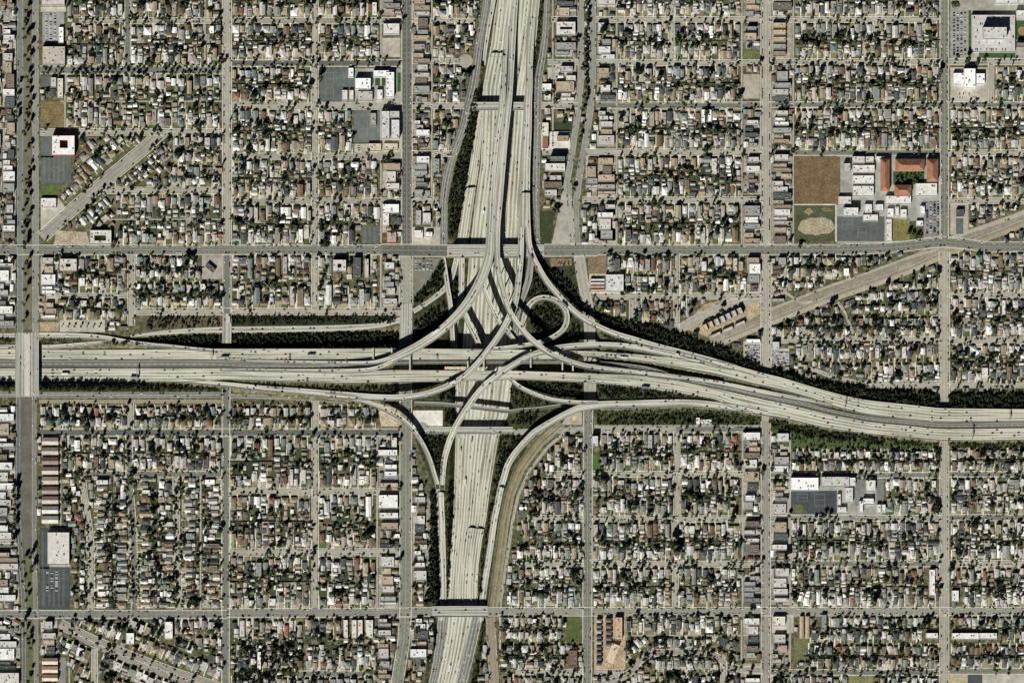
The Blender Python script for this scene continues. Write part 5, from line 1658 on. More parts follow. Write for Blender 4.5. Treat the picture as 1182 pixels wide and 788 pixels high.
def shops(x0, x1, y0, y1, desc, step=(7, 14)):
    """stack of flat commercial buildings in a narrow strip"""
    y = y0 + .5
    k = 0
    W_ = x1 - x0
    while y < y1 - 5:
        h = min(random.uniform(*step), y1 - y)
        gap = random.uniform(.6, 1.6)
        w = W_ * random.choice([random.uniform(.45, .7), random.uniform(.7, .96)])
        side = random.random()
        a = x0 + .5 + (W_ - w - 1) * side
        b = a + w
        yy0, yy1 = y + gap, y + h - random.choice([.2, .2, 1.6, 3])
        ok = True
        for i in (0, .25, .5, .75, 1):
            for j in (0, .5, 1):
                if busy_at(a + (b - a) * i, yy0 + (yy1 - yy0) * j):
                    ok = False
        q = [W(x0, y + h, .05), W(x1, y + h, .05), W(x1, y, .05), W(x0, y, .05)]
        free_lot = not (busy_at((x0 + x1) / 2, y + h / 2) or busy_at(x0 + 1, y + 1) or busy_at(x1 - 1, y + h - 1))
        if free_lot:
            yard_mb.face(q, wpick([((.33, .31, .26), 4), ((.17, .17, .165), 2), ((.24, .22, .17), 2)]))
        if ok and yy1 - yy0 > 3:
            k += 1
            rc, rn = random.choices([((.66, .65, .63), "white"), ((.50, .48, .45), "pale grey"), ((.30, .30, .29), "grey"), ((.40, .33, .25), "tan"), ((.17, .14, .11), "dark brown"), ((.09, .1, .1), "charcoal"), ((.3, .32, .29), "greenish grey")],
                                    [5, 6, 3, 4, 2, 1.6, 1.4])[0]
            kk = random.uniform(.82, 1.1)
            rc = tuple(c * kk for c in rc)
            if yy1 - yy0 > 8 and random.random() < .5:
                m = (yy0 + yy1) / 2
                wd = random.uniform(.55, .8)
                big(a, yy0, a + w * wd, m - .7, random.uniform(4, 6.5), rc, "%s flat shop, %s from top, %s" % (rn, ordn(k), desc), name="shop_building", cat="shop", group="flat shops lining the avenues")
                kk = random.uniform(.6, 1.1)
                rc2 = tuple(c * kk for c in rc)
                k += 1
                big(a, m + .4, b, yy1, random.uniform(4, 6.5), rc2, "%s flat shop, %s from top, %s" % ("pale" if rc2[0] > .4 else "dull" if rc2[0] > .2 else "dark", ordn(k), desc), name="shop_building", cat="shop", group="flat shops lining the avenues")
            else:
                big(a, yy0, b, yy1, random.uniform(4, 7), rc, "%s flat shop, %s from top, %s" % (rn, ordn(k), desc), name="shop_building", cat="shop", group="flat shops lining the avenues")
            if random.random() < .5:
                TREES.append((random.uniform(1.0, 1.9), random.uniform(x0, x1), y + random.uniform(0, h), None))
            for _ in range(3):
                px, py = random.uniform(x0 + 1, x1 - 1), random.uniform(y, y + h)
                if not busy_at(px, py):
                    CARS.append((px, py, random.choice([0, math.pi / 2])))
        y += h


shops(-14, 2, -20, 280, "outermost upper left edge", (9, 18))
shops(3, 18.5, -20, 280, "left of the upper divided avenue", (8, 17))
shops(-14, 18, 298, 383, "far left, above the left freeway", (10, 18))
shops(-14, 17.5, 461, 628, "far left, below the left freeway", (9, 18))
shops(-10, 22, 636, 700, "far left, above the lower street", (10, 18))
shops(-10, 23, 715, 800, "far left, below the lower street", (10, 18))
shops(47, 67, 296, 368, "right of the divided avenue, mid height")
shops(47, 66, 715, 757, "right of the divided avenue, near bottom")
shops(441.5, 462.5, -14, 280, "left of the upper middle avenue")
shops(441.5, 461, 296, 355, "left of the middle avenue above its bridge")
shops(476.5, 496.5, -14, 228, "right of the upper middle avenue")
shops(437, 460, 502, 563, "left of lower middle avenue, upper part")
shops(437, 460, 570, 633, "left of lower middle avenue, middle part")
shops(437, 460, 641, 701, "left of lower middle avenue, lower part")
shops(477, 494, 560, 698, "right of the lower middle avenue")
shops(436, 452, 712, 790, "left of the bending bottom avenue")
shops(474, 496, 712, 747, "right of the bending bottom avenue")
shops(641, 665, -14, 140, "left of the upper divided road")
shops(626, 650, 178, 240, "beside the pale triangle lot", (7, 10))
shops(689, 710.5, -14, 282, "right of the upper divided road")
shops(858, 877.5, -14, 282, "left of the upper fourth avenue")
shops(891, 914, 68, 282, "right of the upper fourth avenue")
shops(891, 914, -14, 22, "right of fourth avenue, top edge")
shops(858, 877.5, 508, 700, "left of the lower fourth avenue")
shops(890, 911, 500, 700, "right of the lower fourth avenue")
shops(890, 911, 730, 790, "right of fourth avenue, bottom edge")
shops(858, 877, 711, 790, "left of fourth avenue, bottom edge")
shops(862, 878, 296, 338, "left of fourth avenue, under the boulevard")
shops(890, 908, 296, 352, "right of fourth avenue, under the boulevard")
shops(690, 711, 182, 229, "right of the divided road's bend")
shops(676, 690, 180, 229, "directly inside the road bend")
shops(673, 711, 236, 282, "right of the divided road above the boulevard", (8, 14))
shops(624, 637, 30, 118, "right of the top freeway's frontage road")
shops(503, 508, 236, 262, "beside the left frontage road", (5, 8))

# ------------------------------------------------------------------ residential blocks
PRE = BUSY.copy()
a45 = math.radians(42)
# diagonal neighbourhoods first
for (cx, cy, w, h, sg, an) in ((107, 193, 150, 19, 1, 41), (94, 178, 110, 17, 1, 41), (133, 225, 170, 17, -1, 41), (166, 742.5, 190, 17, 1, -21.8), (139, 771, 170, 17, -1, -21.8), (172, 727, 120, 14, -1, -21.8), (132, 788, 120, 14, 1, -21.8),
                               (725, 752, 60, 15, 1, 40), (742, 771, 50, 14, -1, 40), (845, 745, 50, 15, 1, -25), (640, 525, 90, 16, 1, 48)):
    if an == 48:
        continue
    block(cx - w / 2, cy - h / 2, cx + w / 2, cy + h / 2, col=1 if cx < 400 else 6, ang=math.radians(an), single=sg)
NWC = [
    # upper left column
    (1, 76, -20, 144, 21), (1, 151, -20, 235, 21), (1, 76, 27, 144, 77), (1, 151, 27, 258, 77), (1, 76, 86, 257, 117), (1, 76, 118, 257, 149), (1, 89, 156, 257, 190), (1, 100, 190, 257, 216.5), (1, 118, 223.5, 257, 252.5),
    (1, 105, 254, 257, 283.5), (1, 90, 294, 147, 338), (1, 68, 343, 147, 369), (1, 156, 294, 257, 324), (1, 156, 325, 257, 356),
    (2, 267.5, -20, 359.5, 21), (2, 267.5, 27, 359.5, 69.5), (2, 267.5, 77, 359.5, 118.5), (2, 267.5, 126, 359.5, 177.5), (2, 267.5, 183.5, 359.5, 229.5), (2, 267.5, 235.5, 359.5, 283.5), (2, 267.5, 294, 359.5, 356),
    (3, 367, -20, 438.5, 21), (3, 367, 27, 438.5, 69.5), (3, 367, 126, 408, 177.5), (3, 367, 183.5, 438.5, 229.5), (3, 367, 235.5, 438.5, 283.5), (3, 367, 294, 438.5, 356),
    (4, 499.5, -20, 556, 22), (4, 499.5, 26, 550, 69), (4, 499.5, 73, 540, 119), (4, 499.5, 125.5, 534, 175), (4, 499.5, 180, 515, 228), (4, 499.5, 234, 507, 262),
    (5, 635, -20, 641, 280),
    (6, 713, -20, 772, 20), (6, 778, -20, 855, 20), (6, 713, 25.5, 772, 70), (6, 778, 25.5, 855, 70), (6, 713, 75, 855, 118.5), (6, 713, 126, 855, 173), (6, 713, 179, 855, 228), (6, 713, 234, 855, 283), (6, 701, 294, 778, 316), (6, 721, 316, 778, 339), (6, 784, 294, 861, 339),
    (6, 686, 345, 727, 365), (6, 733, 345, 779, 372), (6, 784, 345, 835, 366),
    (7, 917, -20, 1085, 20.5), (7, 917, 25.5, 1085, 69), (7, 917, 74, 1085, 118.5), (7, 917, 124, 1085, 173), (7, 908, 294, 1070, 322), (7, 895, 322, 1020, 350), (7, 890, 350, 960, 366), (7, 1000, 296, 1084, 336), (7, 925, 334, 1084, 362), (7, 890, 364, 1084, 389), (7, 890, 395, 1084, 417), (7, 930, 418, 1084, 440.5), (7, 1010, 446, 1084, 453),
    (8, 1142, 78, 1210, 118.5), (8, 1097, 124, 1210, 173.5), (8, 1097, 179.5, 1210, 229), (8, 1120, 234, 1210, 270), (8, 1097, 291, 1210, 337), (8, 1097, 343, 1210, 390), (8, 1097, 396, 1210, 440.5), (8, 1097, 446.5, 1210, 456),
    (1, 46, 467, 146, 495), (1, 155, 467, 256, 495), (2, 266, 467, 359, 495), (3, 368, 467, 434, 495), (1, 71, 503, 146, 543.5), (1, 153, 503, 256, 543.5), (2, 265, 503, 360, 563), (3, 367, 503, 434, 563), (2, 265, 570.5, 360, 633), (3, 367, 570.5, 434, 633), (2, 265, 641, 360, 702), (3, 367, 641, 434, 702),
    (1, 120, 713.5, 256, 731), (1, 200, 732, 256, 775), (1, 46, 765, 78, 800), (2, 266, 713, 350, 774), (3, 345, 713, 434, 774), (2, 266, 780, 434, 810),
    (5, 640, 501, 673, 544), (5, 610, 550, 673, 595), (5, 596, 601, 673, 647.5), (5, 584, 653, 673, 701), (5, 576, 709.5, 673, 740), (5, 576, 741, 673, 772.5), (5, 578, 778, 673, 805),
    (6, 692, 499, 777, 544.5), (6, 785, 499, 856, 544.5), (6, 684, 550, 777, 595.5), (6, 785, 550, 856, 595.5), (6, 684, 601.5, 775, 648), (6, 783, 601.5, 856, 648), (6, 684, 653.5, 776, 701), (6, 783, 653.5, 856, 701),
    (6, 722, 709.5, 855, 732), (6, 722, 734, 855, 749), (6, 750, 757, 830, 775), (6, 750, 776, 832, 800), (6, 722, 760, 740, 775), (6, 840, 780, 870, 805), (6, 842, 750, 878, 768),
    (7, 913, 518, 1084, 545), (7, 1022, 550.5, 1084, 594.5), (7, 913, 600.5, 1084, 647.5), (7, 913, 653, 1084, 701), (7, 934, 709.5, 1084, 741), (7, 913, 742, 1084, 772.5), (7, 890, 778.5, 980, 805), (7, 1008, 778.5, 1084, 805),
    (8, 1097, 517, 1210, 544.5), (8, 1097, 550, 1210, 594), (8, 1097, 600, 1210, 647), (8, 1097, 653, 1210, 701), (8, 1097, 709.5, 1210, 741), (8, 1097, 742, 1210, 771),
]
for c, x0, y0, x1, y1 in NWC:
    h = y1 - y0
    fr_boulevard = (abs(y1 - 283) < 2 or abs(y0 - 294) < 2)
    lp = .28 if fr_boulevard else .1
    sgl = 0
    if h < 24:
        sgl = 1 if random.random() < .5 else -1
    if (x0, y0) in ((76, 86), (118, 223.5)):
        sgl = -1
    if (x0, y0) in ((76, 118), (105, 254)):
        sgl = 1
    tp = .8 if (y0 > 495 and x0 < 700) else .7
    if 640 < x0 < 860 and y0 < 300:
        tp = .6
    block(x0, y0, x1, y1, col=c, single=sgl, longp=lp, treep=tp, lot=7.6 if x0 < 500 else 7.1)
# southwest: rows face the upright streets
for x0, x1 in ((72, 101), (109, 150), (159, 203), (210, 230), (233, 256)):
    single = -1 if x0 in (72,) else 0
    block(x0, 551, x1, 702, col=1, vert=True, lot=7.2, treep=.7, single=(1 if x0 == 72 else (1 if x0 == 233 else (-1 if x0 == 210 else 0))))

# clumps of old trees standing together in the gardens
for _ in range(230):
    x, y = random.uniform(45, 1180), random.uniform(2, 786)
    for k in range(random.choice([2, 3, 4, 6])):
        px_, py_ = x + random.gauss(0, 4), y + random.gauss(0, 2.4)
        i_, j_ = int(py_) - OY, int(px_) - OX
        if not (0 <= i_ < NY and 0 <= j_ < NX) or PRE[i_, j_]:
            continue
        TREES.append((random.uniform(1.8, 3.6), px_, py_, None))

# odd buildings filling the corners the regular rows leave over
near = dilate(BUSY)
frames_ = 0
cand = np.argwhere(~near[160 - 20:160 + 810, 160 - 20:160 + 1205])
for _ in range(26000):
    i, j = cand[random.randrange(len(cand))]
    x, y = j - 20 + random.random(), i - 20 + random.random()
    w, d = random.uniform(3.2, 6.5), random.uniform(4, 9)
    if random.random() < .35:
        w, d = d, w
    a = random.choice([0, 0, 0, 0, .05, -.05])
    if 90 < x < 200 and 150 < y < 290 and random.random() < .8:
        a = math.radians(41)
    if x < 250 and y > 715:
        a = math.radians(-21.8)
    if x > 1000 and 290 < y < 345 or (885 < x < 1080 and 335 < y < 390):
        a = random.choice([0, 0, math.radians(20)])
    P = frame(x, y, a)
    if not rect_free(P, -w / 2 - .5, w / 2 + .5, -d / 2 - .5, d / 2 + .5):
        continue
    frames_ += 1
    patch(yard_mb, P, -w / 2 - .9, w / 2 + .9, -d / 2 - .9, d / 2 + .9, .07 + (frames_ % 7) * .004, wpick(YARDC))
    rc, rn = pick_roof()
    wk_ = random.uniform(.6, 1.1)
    HOUSES.append([w * d, (x, y, w, d, a, random.uniform(2.6, 3.4), random.choice(['hip', 'gable', 'gable', 'flat']), rc, tuple(c * wk_ for c in (.5, .46, .38)), None), rn, (0, 0), 0, 0, False, False])
    paint(BUSY, [(p[0] / S + CX, CY - p[1] / S) for p in (P(-w / 2, -d / 2), P(w / 2, -d / 2), P(w / 2, d / 2), P(-w / 2, d / 2))])
    if random.random() < .6:
        TREES.append((random.choice([1.2, 1.6, 2.1, 2.6]), x + random.uniform(-5, 5), y + random.uniform(-4, 4), None))
    if random.random() < .3:
        CARS.append((x + w / 2 + 1, y, math.pi / 2))

# ------------------------------------------------------------------ yards, sidewalks, markings
struct(yard_mb.build("yard_ground", [M_YARD]))
struct(drive_mb.build("driveways", [M_YARD]))
struct(walk_mb.build("sidewalk", [M_ROAD]))
for (xa, ya, xb, yb, hor) in ((1067, 235, 1085, 271, 0), (1099, 13, 1116, 65, 0), (50, 658, 78, 700, 0), (48, 612, 54, 700, 0), (50, 182, 76, 210, 1), (420, 263, 436, 280, 1), (478, 475, 508, 492, 0), (987.5, 553, 999, 582, 0), (61, 370, 119, 374, 1)):
    y_ = ya
    while y_ < yb:
        x_ = xa
        while x_ < xb - 3:
            strip(mark_mb, [(x_, y_), (x_ + 2.6, y_)], .1, .2, (.6, .6, .57))
            x_ += 5.5
        y_ += 1.5
for (xa, ya, xb, yb) in ((376, 84, 385, 98), (388, 84, 397, 98), (376, 102, 385, 114), (972, 254, 984, 264), (990, 262, 1000, 274), (414, 140, 424, 158), (920, 570, 932, 578), (940, 570, 952, 584)):
    for a_, b_ in (((xa, ya), (xb, ya)), ((xb, ya), (xb, yb)), ((xb, yb), (xa, yb)), ((xa, yb), (xa, ya)), ((xa, (ya + yb) / 2), (xb, (ya + yb) / 2))):
        strip(mark_mb, [a_, b_], .14, .2, (.4, .4, .37))
struct(mark_mb.build("road_markings", [M_PAINT]))

# crosswalks at the big crossings are part of the markings
# ------------------------------------------------------------------ houses: the 300 largest one by one, the rest as one mass
HOUSES.sort(key=lambda h: -h[0])
colnames = {1: "first", 2: "second", 3: "third", 4: "fourth", 5: "fifth", 6: "sixth", 7: "seventh", 8: "eighth"}
bset = {}
for h in HOUSES:
    if not h[3][0]:
        continue
    bset.setdefault(h[3][0], set()).add(h[3][1])
brow = {}
for c, s in bset.items():
    for i, y in enumerate(sorted(s)):
        brow[(c, y)] = i + 1
seen_lbl = {}
blk_order = {}
for h in HOUSES:
    if h[5]:
        blk_order.setdefault((h[3], h[4]), []).append(h)
for k, lst in blk_order.items():
    lst.sort(key=lambda h: (h[1][1] if h[6] else h[1][0]))
    for i, h in enumerate(lst):
        h[5] = i + 1
n_ind = 0
hs_mb = MB()
for h in HOUSES:
    area, spec, nm, bid, sgn, order, vert, long_ = h
    if n_ind < 300 and order and -2 < spec[0] < 1184 and -2 < spec[1] < 790:
        side = ("left" if sgn < 0 else "right") if vert else ("upper" if sgn < 0 else "lower")
        frm = "top" if vert else "left"
        lbl = "%s house, %s from %s, %s row, %s block down, %s column" % (nm, ordn(order), frm, side, ordn(brow[bid]), colnames[bid[0]])
        if lbl in seen_lbl:
            lbl = None
        if lbl:
            seen_lbl[lbl] = 1
            n_ind += 1
            loc = W(spec[0], spec[1], 0)
            root = empty("house", loc, lbl, "house", "houses on the residential blocks")
            mw, mr = MB(loc), MB(loc)
            house_mesh(spec, mw, mr)
            mw.build("wall", [M_WALL], root)
            mr.build("roof", [M_ROOF], root)
            continue
    house_mesh(spec, hs_mb, hs_mb, 0, 1)
o = hs_mb.build("houses", [M_WALL, M_ROOF])
stuff(o)
tag(o, "thousands of small houses and garages filling the residential blocks", "houses")

# ------------------------------------------------------------------ fences, one per block
fb = {}
for bid, a, b, rear in FENCES:
    fb.setdefault(bid, []).append((a, b, rear))
used = {}
for bid, lst in fb.items():
    if len(lst) < 36:
        continue
    m = MB()
    for a, b, rear in lst:
        if not rear and random.random() < .35:
            continue
        d = math.hypot(b[0] - a[0], b[1] - a[1])
        if d < 1:
            continue
        nx, ny = -(b[1] - a[1]) / d * .12, (b[0] - a[0]) / d * .12
        base = [(a[0] - nx, a[1] - ny), (b[0] - nx, b[1] - ny), (b[0] + nx, b[1] + ny), (a[0] + nx, a[1] + ny)]
        ar = sum(base[i][0] * base[(i + 1) % 4][1] - base[(i + 1) % 4][0] * base[i][1] for i in range(4))
        if ar < 0:
            base.reverse()
        m.prism(base, 0, 2.1 if rear else 1.6, (.20, .17, .13))
    o = m.build("fence", [M_WALL])
    tag(o, "garden fences behind the houses, %s block down, %s column from the left" % (ordn(brow.get(bid, 1)), colnames[bid[0]]), "fence", "garden fences of the blocks")

# ------------------------------------------------------------------ trees


def crown_proto(n, seed, tall=1.0, flat=.8, q0=.13, q1=.27):
    r = np.random.default_rng(seed)
    lobes = []
    for _ in range(7):
        a = r.uniform(0, 2 * math.pi)
        q = r.uniform(.15, .62)
        lobes.append((q * math.cos(a), q * math.sin(a), r.uniform(-.35, .45) * tall, r.uniform(.34, .55)))
    V_, F_ = [], []
    for i in range(n):
        lx, ly, lz, lr = lobes[r.integers(len(lobes))]
        d = r.normal(size=3)
        d /= np.linalg.norm(d)
        rad = lr * r.uniform(.55, 1.05)
        c = np.array([lx, ly, lz]) + d * rad
        nrm = d + r.normal(size=3) * .55
        nrm /= np.linalg.norm(nrm)
        t = np.cross(nrm, [0.3, .2, 1.0])
        t /= np.linalg.norm(t)
        b = np.cross(nrm, t)
        s = r.uniform(q0, q1)
        k = len(V_)
        V_ += [c - t * s - b * s * .7, c + t * s - b * s * .6, c + t * s * .8 + b * s, c - t * s * .9 + b * s * .8]
        F_.append((k, k + 1, k + 2, k + 3))
    V_ = np.array(V_)
    V_[:, 2] *= flat
    return V_, np.array(F_)


def trunk_mb(m, x, y, z0, h, r):
    pts = [(math.cos(k * math.pi / 3), math.sin(k * math.pi / 3)) for k in range(6)]
    segs = [(z0 - .3, r), (z0 + h * .5, r * .7), (z0 + h, r * .35)]
    for (za, ra), (zb_, rb) in zip(segs[:-1], segs[1:]):
        for k in range(6):
            p, q = pts[k], pts[(k + 1) % 6]
            m.face([(x + p[0] * ra, y + p[1] * ra, za), (x + q[0] * ra, y + q[1] * ra, za), (x + q[0] * rb, y + q[1] * rb, zb_), (x + p[0] * rb, y + p[1] * rb, zb_)], (.07, .05, .035))
    for k in range(3):
        a = k * 2.1 + x
        ex, ey = math.cos(a) * h * .35, math.sin(a) * h * .35
        m.face([(x - .1, y, z0 + h * .5), (x + .1, y, z0 + h * .5), (x + ex, y + ey, z0 + h * 1.05), (x + ex - .05, y + ey, z0 + h * 1.05)], (.07, .05, .035))


PROTO_B = [crown_proto(190, 100 + i, q0=.14, q1=.3) for i in range(6)]
PROTO_S = [crown_proto(76, 200 + i, q0=.2, q1=.38) for i in range(8)]
PROTO_T = [crown_proto(44, 300 + i, tall=1.3, flat=1.2, q0=.16, q1=.34) for i in range(6)]
LEAFC = [(.034, .052, .02), (.048, .07, .028), (.065, .08, .034), (.026, .042, .02), (.085, .092, .048), (.10, .10, .06)]

proto_me = []
for i, (pv, pf) in enumerate(PROTO_B):
    for j in range(3):
        me = bpy.data.meshes.new("crown")
        me.from_pydata([tuple(v) for v in pv], [], [tuple(int(q) for q in f) for f in pf])
        me.materials.append(M_LEAF)
        at = me.attributes.new("Col", 'FLOAT_COLOR', 'FACE')
        base = np.array(LEAFC[(i + j * 2) % 6])
        arr = np.ones((len(pf), 4), dtype=np.float32)
        arr[:, :3] = base * rng.uniform(.7, 1.35, (len(pf), 1))
        at.data.foreach_set("color", arr.ravel())
        proto_me.append(me)
tm = MB()
trunk_mb(tm, 0, 0, 0, 1, .09)
trunk_me = tm.build("trunk", [M_BARK])
TRUNK = trunk_me.data
bpy.data.objects.remove(trunk_me)


def tree_obj(x, y, r, label, group, z=0.0, tall=1.0):
    rad = r * S
    h = rad * 1.5 * tall
    loc = W(x, y, z)
    root = empty("tree", loc, label, "tree", group)
    c = bpy.data.objects.new("crown", random.choice(proto_me))
    c.parent = root
    c.location = (0, 0, h)
    c.rotation_euler = (0, 0, random.uniform(0, 6.28))
    c.scale = (rad, rad, rad * tall)
    COL.objects.link(c)
    t = bpy.data.objects.new("trunk", TRUNK)
    t.parent = root
    t.scale = (rad * 1.1, rad * 1.1, h)
    COL.objects.link(t)


class Scatter:
    def __init__(self):
        self.v, self.f, self.c, self.n = [], [], [], 0

    def add(self, protos, x, y, z, r, rz, col, hscale=1.0):
        pv, pf = protos[random.randrange(len(protos))]
        a = random.uniform(0, 6.28)
        ca, sa = math.cos(a), math.sin(a)
        w = W(x, y)
        v = np.empty_like(pv)
        v[:, 0] = (pv[:, 0] * ca - pv[:, 1] * sa) * r + w[0]
        v[:, 1] = (pv[:, 0] * sa + pv[:, 1] * ca) * r + w[1]
        v[:, 2] = pv[:, 2] * r * hscale + z + rz
        self.v.append(v)
        self.f.append(pf + self.n)
        self.n += len(pv)
        self.c.append(np.array(col)[None, :] * rng.uniform(.65, 1.4, (len(pf), 1)))

    def build(self, name, mat):
        return quads_obj(name, np.concatenate(self.v), np.concatenate(self.f), np.concatenate(self.c), [mat])


# street trees
ST_TREES = []
for si, (pts, w, park, dens, desc) in enumerate(STREETS):
    if dens <= 0:
        continue
    for i in range(len(pts) - 1):
        a, b = pts[i], pts[i + 1]
        d = math.hypot(b[0] - a[0], b[1] - a[1])
        if d < 3:
            continue
        nx, ny = -(b[1] - a[1]) / d, (b[0] - a[0]) / d
        for s in (-1, 1):
            t = random.uniform(0, 7)
            while t < d:
                if random.random() < dens * .9:
                    off = s * (w / 2 + random.uniform(-.2, .5))
                    x, y = a[0] + (b[0] - a[0]) * t / d + nx * off, a[1] + (b[1] - a[1]) * t / d + ny * off
                    if 0 < x < 1182 and 0 < y < 788:
                        ST_TREES.append((random.uniform(1.5, 2.9), x, y, si))
                t += random.uniform(5.5, 8.5)
# hand placed large trees: divided avenue medians and solitary crowns
BIGT = [(76, 311, 637, "huge dark round tree on the corner left of the lower left street"), (0, 0, 0, "")]
MED = []
for y in np.arange(2, 260, 6.2):
    if random.random() < .75:
        MED.append((random.uniform(27.5, 35.5), y + random.uniform(-2, 2)))
for y in np.arange(262, 378, 6):
    if random.random() < .25:
        MED.append((random.uniform(26, 31), y))
for y in np.arange(560, 788, 5.5):
    if random.random() < .55:
        MED.append((random.uniform(25, 38) if y > 630 else random.uniform(15.5, 18.5), y))
for y in np.arange(100, 165, 5):
    if random.random() < .5:
        MED.append((random.uniform(17.5, 21), y))
n_tree = 0
cnt = {}
for k, (x, y) in enumerate(sorted(MED, key=lambda p: p[1])):
    tree_obj(x, y, random.uniform(2.0, 3.3), "dark tree, %s from the top along the divided avenue's median at the left" % ordn(k + 1), "median trees of the left avenue", tall=1.5)
    n_tree += 1
M2 = [(672 + 4.5 + random.uniform(-1, 1), y) for y in np.arange(3, 118, 7) if random.random() < .8] + [(673, 128), (671.5, 147), (669.5, 158), (669, 164)]
for k, (x, y) in enumerate(sorted(M2, key=lambda p: p[1])):
    tree_obj(x, y, random.uniform(1.8, 2.9), "dark tree, %s from the top in the grassy median of the upper divided road" % ordn(k + 1), "median trees of the divided road", tall=1.3)
    n_tree += 1
SOLO = [(310.5, 637, 4.2, "very large dark round tree on the street corner, lower left of centre"), (322, 630, 3.2, "large round tree just right of the very large corner tree"), (390.5, 24, 4.4, "very large dark tree on the second street near the top"), (369, 90, 3.6, "dark tree at the left edge of the upper school yard"),
        (789, 121, 4, "big dark tree by the fourth street right of the top freeway"), (777, 627, 6, "biggest green tree mass between two blocks, lower right of centre"), (781, 635, 5.5, "second huge tree just below the biggest green mass"), (846, 598, 4.5, "broad dark tree at the street's end, left of the fourth avenue"), (749, 594, 3.4, "round dark tree on the lower street"), (790, 592.5, 4.2, "very round dark green tree on the lower street, centre right"),
        (907, 644, 5, "very round dark green tree right of the fourth avenue"), (1008, 694, 5.5, "broad round green tree above the lower street, far right"), (866, 709, 4.5, "dark tree above the corner lot left of the fourth avenue"), (959, 356, 4.6, "round dark tree on the rail reserve's lower edge"), (254, 611, 3.6, "large dark tree left of the lower avenue"), (146.5, 564, 4, "dark round tree above the curving lower street"),
        (152.5, 551, 4.5, "wide dark tree at the top of the curving lower street"), (201, 573, 3.8, "tall dark tree on the short upright street, lower left"), (133, 95, 3.5, "dark tree inside the block above the brown lot row"), (180, 113, 4, "dark tree at the alley above the diagonal street"), (832, 358, 3.5, "dark tree left of the slanting townhouses"), (1116, 70, 4.5, "dark tree below the crowded upper right car park"),
        (1101, 5, 6, "huge dark tree at the top right car park's corner"), (947, 80 + 8, 4.5, "large dark green tree in the third block, right side"), (652 + 43, 36, 4.2, "dark tree beside the shop with the blue patch"), (223, 126, 3.6, "dark tree in the fourth block of the upper left"), (1000, 118, 3.8, "dark tree clump at the fourth street, far right")]
for x, y, r, lb in SOLO:
    tree_obj(x, y, r, lb, None)
    n_tree += 1
# school and campus trees
for k in range(12):
    tree_obj(random.uniform(1033, 1066), random.uniform(200, 212), random.uniform(1.6, 2.5), "tree, %s planted in the green court of the orange-roofed campus" % ordn(k + 1), "campus court trees")
    n_tree += 1
for k in range(12):
    tree_obj(random.uniform(1048, 1065), random.uniform(262, 277), random.uniform(1.6, 2.6), "tree, %s of the clump between the campus lawn and car park" % ordn(k + 1), "campus clump trees")
    n_tree += 1
for k in range(8):
    tree_obj(369.5 + random.uniform(-1, 1), 80 + k * 2.2, random.uniform(1.6, 2.2), "tree, %s down the left fence of the upper school yard" % ordn(k + 1), "school fence trees")
    n_tree += 1
for k in range(7):
    tree_obj(72 + k * 7.2, 376.5, random.uniform(1.0, 1.9), "small tree, %s from the left in the tan car park above the freeway" % ordn(k + 1), "tan car park trees")
    n_tree += 1
ST_TREES.sort(key=lambda t: -t[0])
street_rank = {}
left_over = []
ind = []
for t in ST_TREES:
    if n_tree < 300:
        ind.append(t)
        n_tree += 1
    else:
        left_over.append(t)
by = {}
for t in ind:
    by.setdefault(t[3], []).append(t)


def street_name(si):
    pts = STREETS[si][0]
    (xa, ya), (xb, yb) = pts[0], pts[-1]
    xm, ym = (xa + xb) / 2, (ya + yb) / 2
    hz = abs(xb - xa) > abs(yb - ya)
    same = sorted({(round(STREETS[j][0][0][1]) if hz else round(STREETS[j][0][0][0])) for j in range(len(STREETS)) if STREETS[j][3] > 0 and (abs(STREETS[j][0][-1][0] - STREETS[j][0][0][0]) > abs(STREETS[j][0][-1][1] - STREETS[j][0][0][1])) == hz
                   and abs((STREETS[j][0][0][0] + STREETS[j][0][-1][0]) / 2 - xm) < 40 or j == si})
    key = round(pts[0][1]) if hz else round(pts[0][0])
    rank = same.index(key) + 1 if key in same else 1
    zone = ["far left", "left", "left centre", "centre", "right centre", "right", "far right"][min(6, max(0, int(xm / 169)))]
    part = "upper" if ym < 400 else "lower"
    return "%s %s street of the %s" % (ordn(rank), "cross" if hz else "upright", zone), part


for si, lst in by.items():
    lst.sort(key=lambda t: t[1] if abs(STREETS[si][0][0][0] - STREETS[si][0][-1][0]) > abs(STREETS[si][0][0][1] - STREETS[si][0][-1][1]) else t[2])
    nm, part = street_name(si)
    for r, x, y, _ in lst:
        k = street_rank.get((nm, part), 0)
        street_rank[(nm, part)] = k + 1
        tree_obj(x, y, r, "street tree, %s along the %s, %s half" % (ordn(k + 1), nm, part), "street trees along the kerbs")
sc = Scatter()
for r, x, y, _ in left_over:
    sc.add(PROTO_S, x, y, 0, r * S, r * S * 1.4, random.choice(LEAFC))
for t in TREES:
    r, x, y, d = t
    z = 0
    sc.add(PROTO_S, x, y, z, r * S, r * S * 1.25 + .4, random.choice(LEAFC))
o = sc.build("trees", M_LEAF)
stuff(o)
tag(o, "countless small garden and street trees scattered over the residential blocks", "trees")

